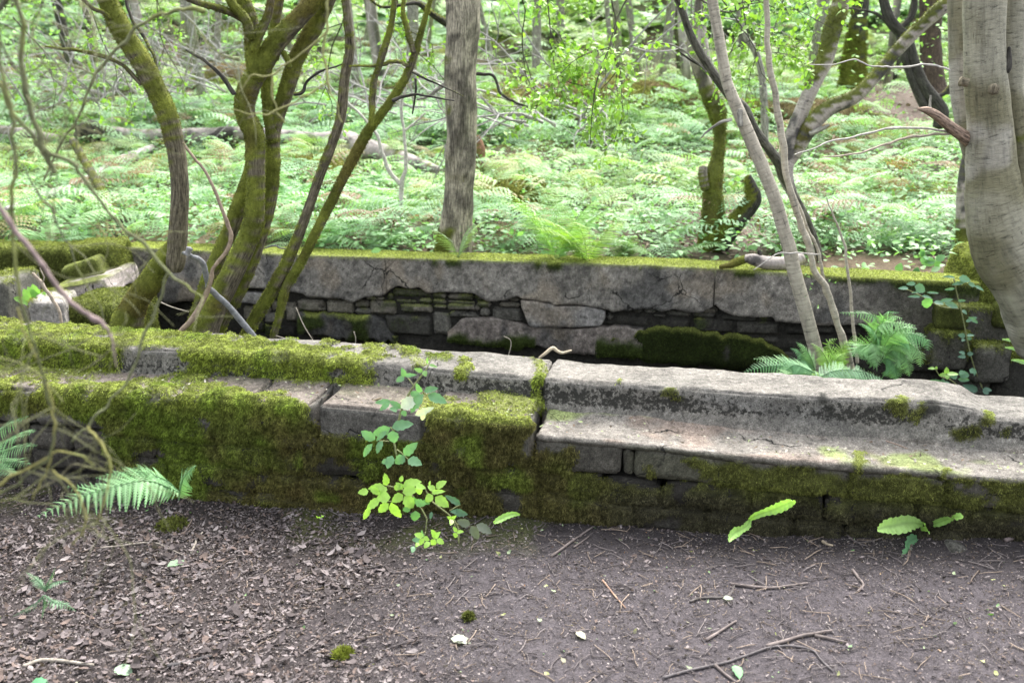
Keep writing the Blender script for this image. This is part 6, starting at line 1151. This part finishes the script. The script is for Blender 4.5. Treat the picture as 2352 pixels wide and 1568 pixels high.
ground_stick('bluish mossy stick below the bramble seedlings', xy_(K4, [(1790, 660), (1880, 680), (1960, 700), (2040, 730)]), 6, (.20, .21, .20))
ground_stick('buff split twig lying left of the path middle', xy_(K4, [(1780, 820), (1850, 790), (1900, 755)]), 6, (.32, .26, .18))
ground_stick('dark thick twig at the bottom left', xy_(K4, [(760, 1560), (850, 1540), (960, 1510)]), 8, (.07, .065, .065))
ground_stick('long pale bent stick in the lower left corner', xy_(K4, [(100, 1568), (180, 1540), (300, 1545), (420, 1560)]), 8, (.27, .24, .2))
def fallen_leaf(label, x0, y0, x1, y1, w_, col):
    a = onz(x0, y0, 0.); b = onz(x1, y1, 0.); a[2] = gpath(a[0], a[1]) + .010; b[2] = gpath(b[0], b[1]) + .014
    V, F, C = leaves(a[None], (b - a)[None], np.array([[.1, -.1, 1.]]), np.linalg.norm(b - a), w_ / FP * 4.2, T_OV, col, curl=np.array([-.08])); o = mk('fallen_leaf', V, F, LEAF, C); tag(o, label, 'leaf', 'fresh leaves fallen on the path')
fallen_leaf('large fresh green leaf lying below the long fern frond', 380, 1268, 434, 1252, 20, (.24, .38, .22)); fallen_leaf('pale torn leaf on the litter left of the bottom middle', 1035, 1458, 1080, 1465, 22, (.34, .37, .28)); fallen_leaf('whitish leaf scrap in the lower middle', 1324, 1447, 1344, 1460, 14, (.42, .42, .30))
fallen_leaf('small pale leaf on the bare right half of the path', 1660, 1389, 1682, 1390, 12, (.36, .42, .28)); fallen_leaf('green leaf near the bottom edge right of centre', 1688, 1535, 1700, 1560, 16, (.13, .32, .13)); fallen_leaf('pale green leaf at lower left near the thick dark twig', 262, 1512, 300, 1522, 24, (.28, .40, .26)); fallen_leaf('dark green leaf in the bottom left corner', 66, 1555, 112, 1548, 26, (.05, .24, .09))
# moss tufts on the path
for k, (x, y, s_, lab) in enumerate([(390, 1175, 48, 'moss tuft on the litter below the small upright frond'), (785, 1478, 22, 'bright yellow-green moss tuft near the bottom, left of centre'), (1076, 1410, 12, 'tiny moss tuft in the middle of the litter')]):
    a = onz(x, y, 0.); rr = s_ / FP * 3; th = rng.uniform(0, 2 * pi, 900); rad = rr * np.sqrt(rng.random(900)); P = np.stack([a[0] + rad * np.cos(th), a[1] + rad * np.sin(th), rad * 0], -1); P[:, 2] = gpath(P[:, 0], P[:, 1]) + .012 * (1 - (rad / rr) ** 2) + .003
    V, F, C = blades(P, np.tile([0, 0, 1.], (900, 1)), np.tile([.17, .20, .03] if k == 1 else [.11, .125, .03], (900, 1)), .014, .004, 0, .6); tag(mk('moss_tuft', V, F, MOSS, C, smooth=False), lab, 'moss')
# crumbs and scraps on the ledge, twigs in the pit
Pu = rng.uniform(-3.2, 1.4, 900); Pv = rng.uniform(VF + .02, VC - .04, 900); P = uvz(Pu, Pv, ledge_top(Pu) + .012 + .02 * ss(Pv, VC - .12, VC)); L = .004 + .016 * rng.random(900) ** 2
V, F, C = leaves(P, rng.normal(0, 1, (900, 3)) * [1, 1, .2], np.array([0, 0, 1.]) + rng.normal(0, .3, (900, 3)), L, L * .6, T_SH[0], np.array([(.16, .12, .09), (.25, .3, .15), (.35, .33, .28), (.12, .10, .08)])[rng.integers(0, 4, 900)], curl=rng.normal(.1, .2, 900))
tag(mk('ledge_crumbs', V, F, DRY, C, smooth=False), 'leaf scraps and crumbs lying on the ledge of the front wall', 'debris', kind='stuff')
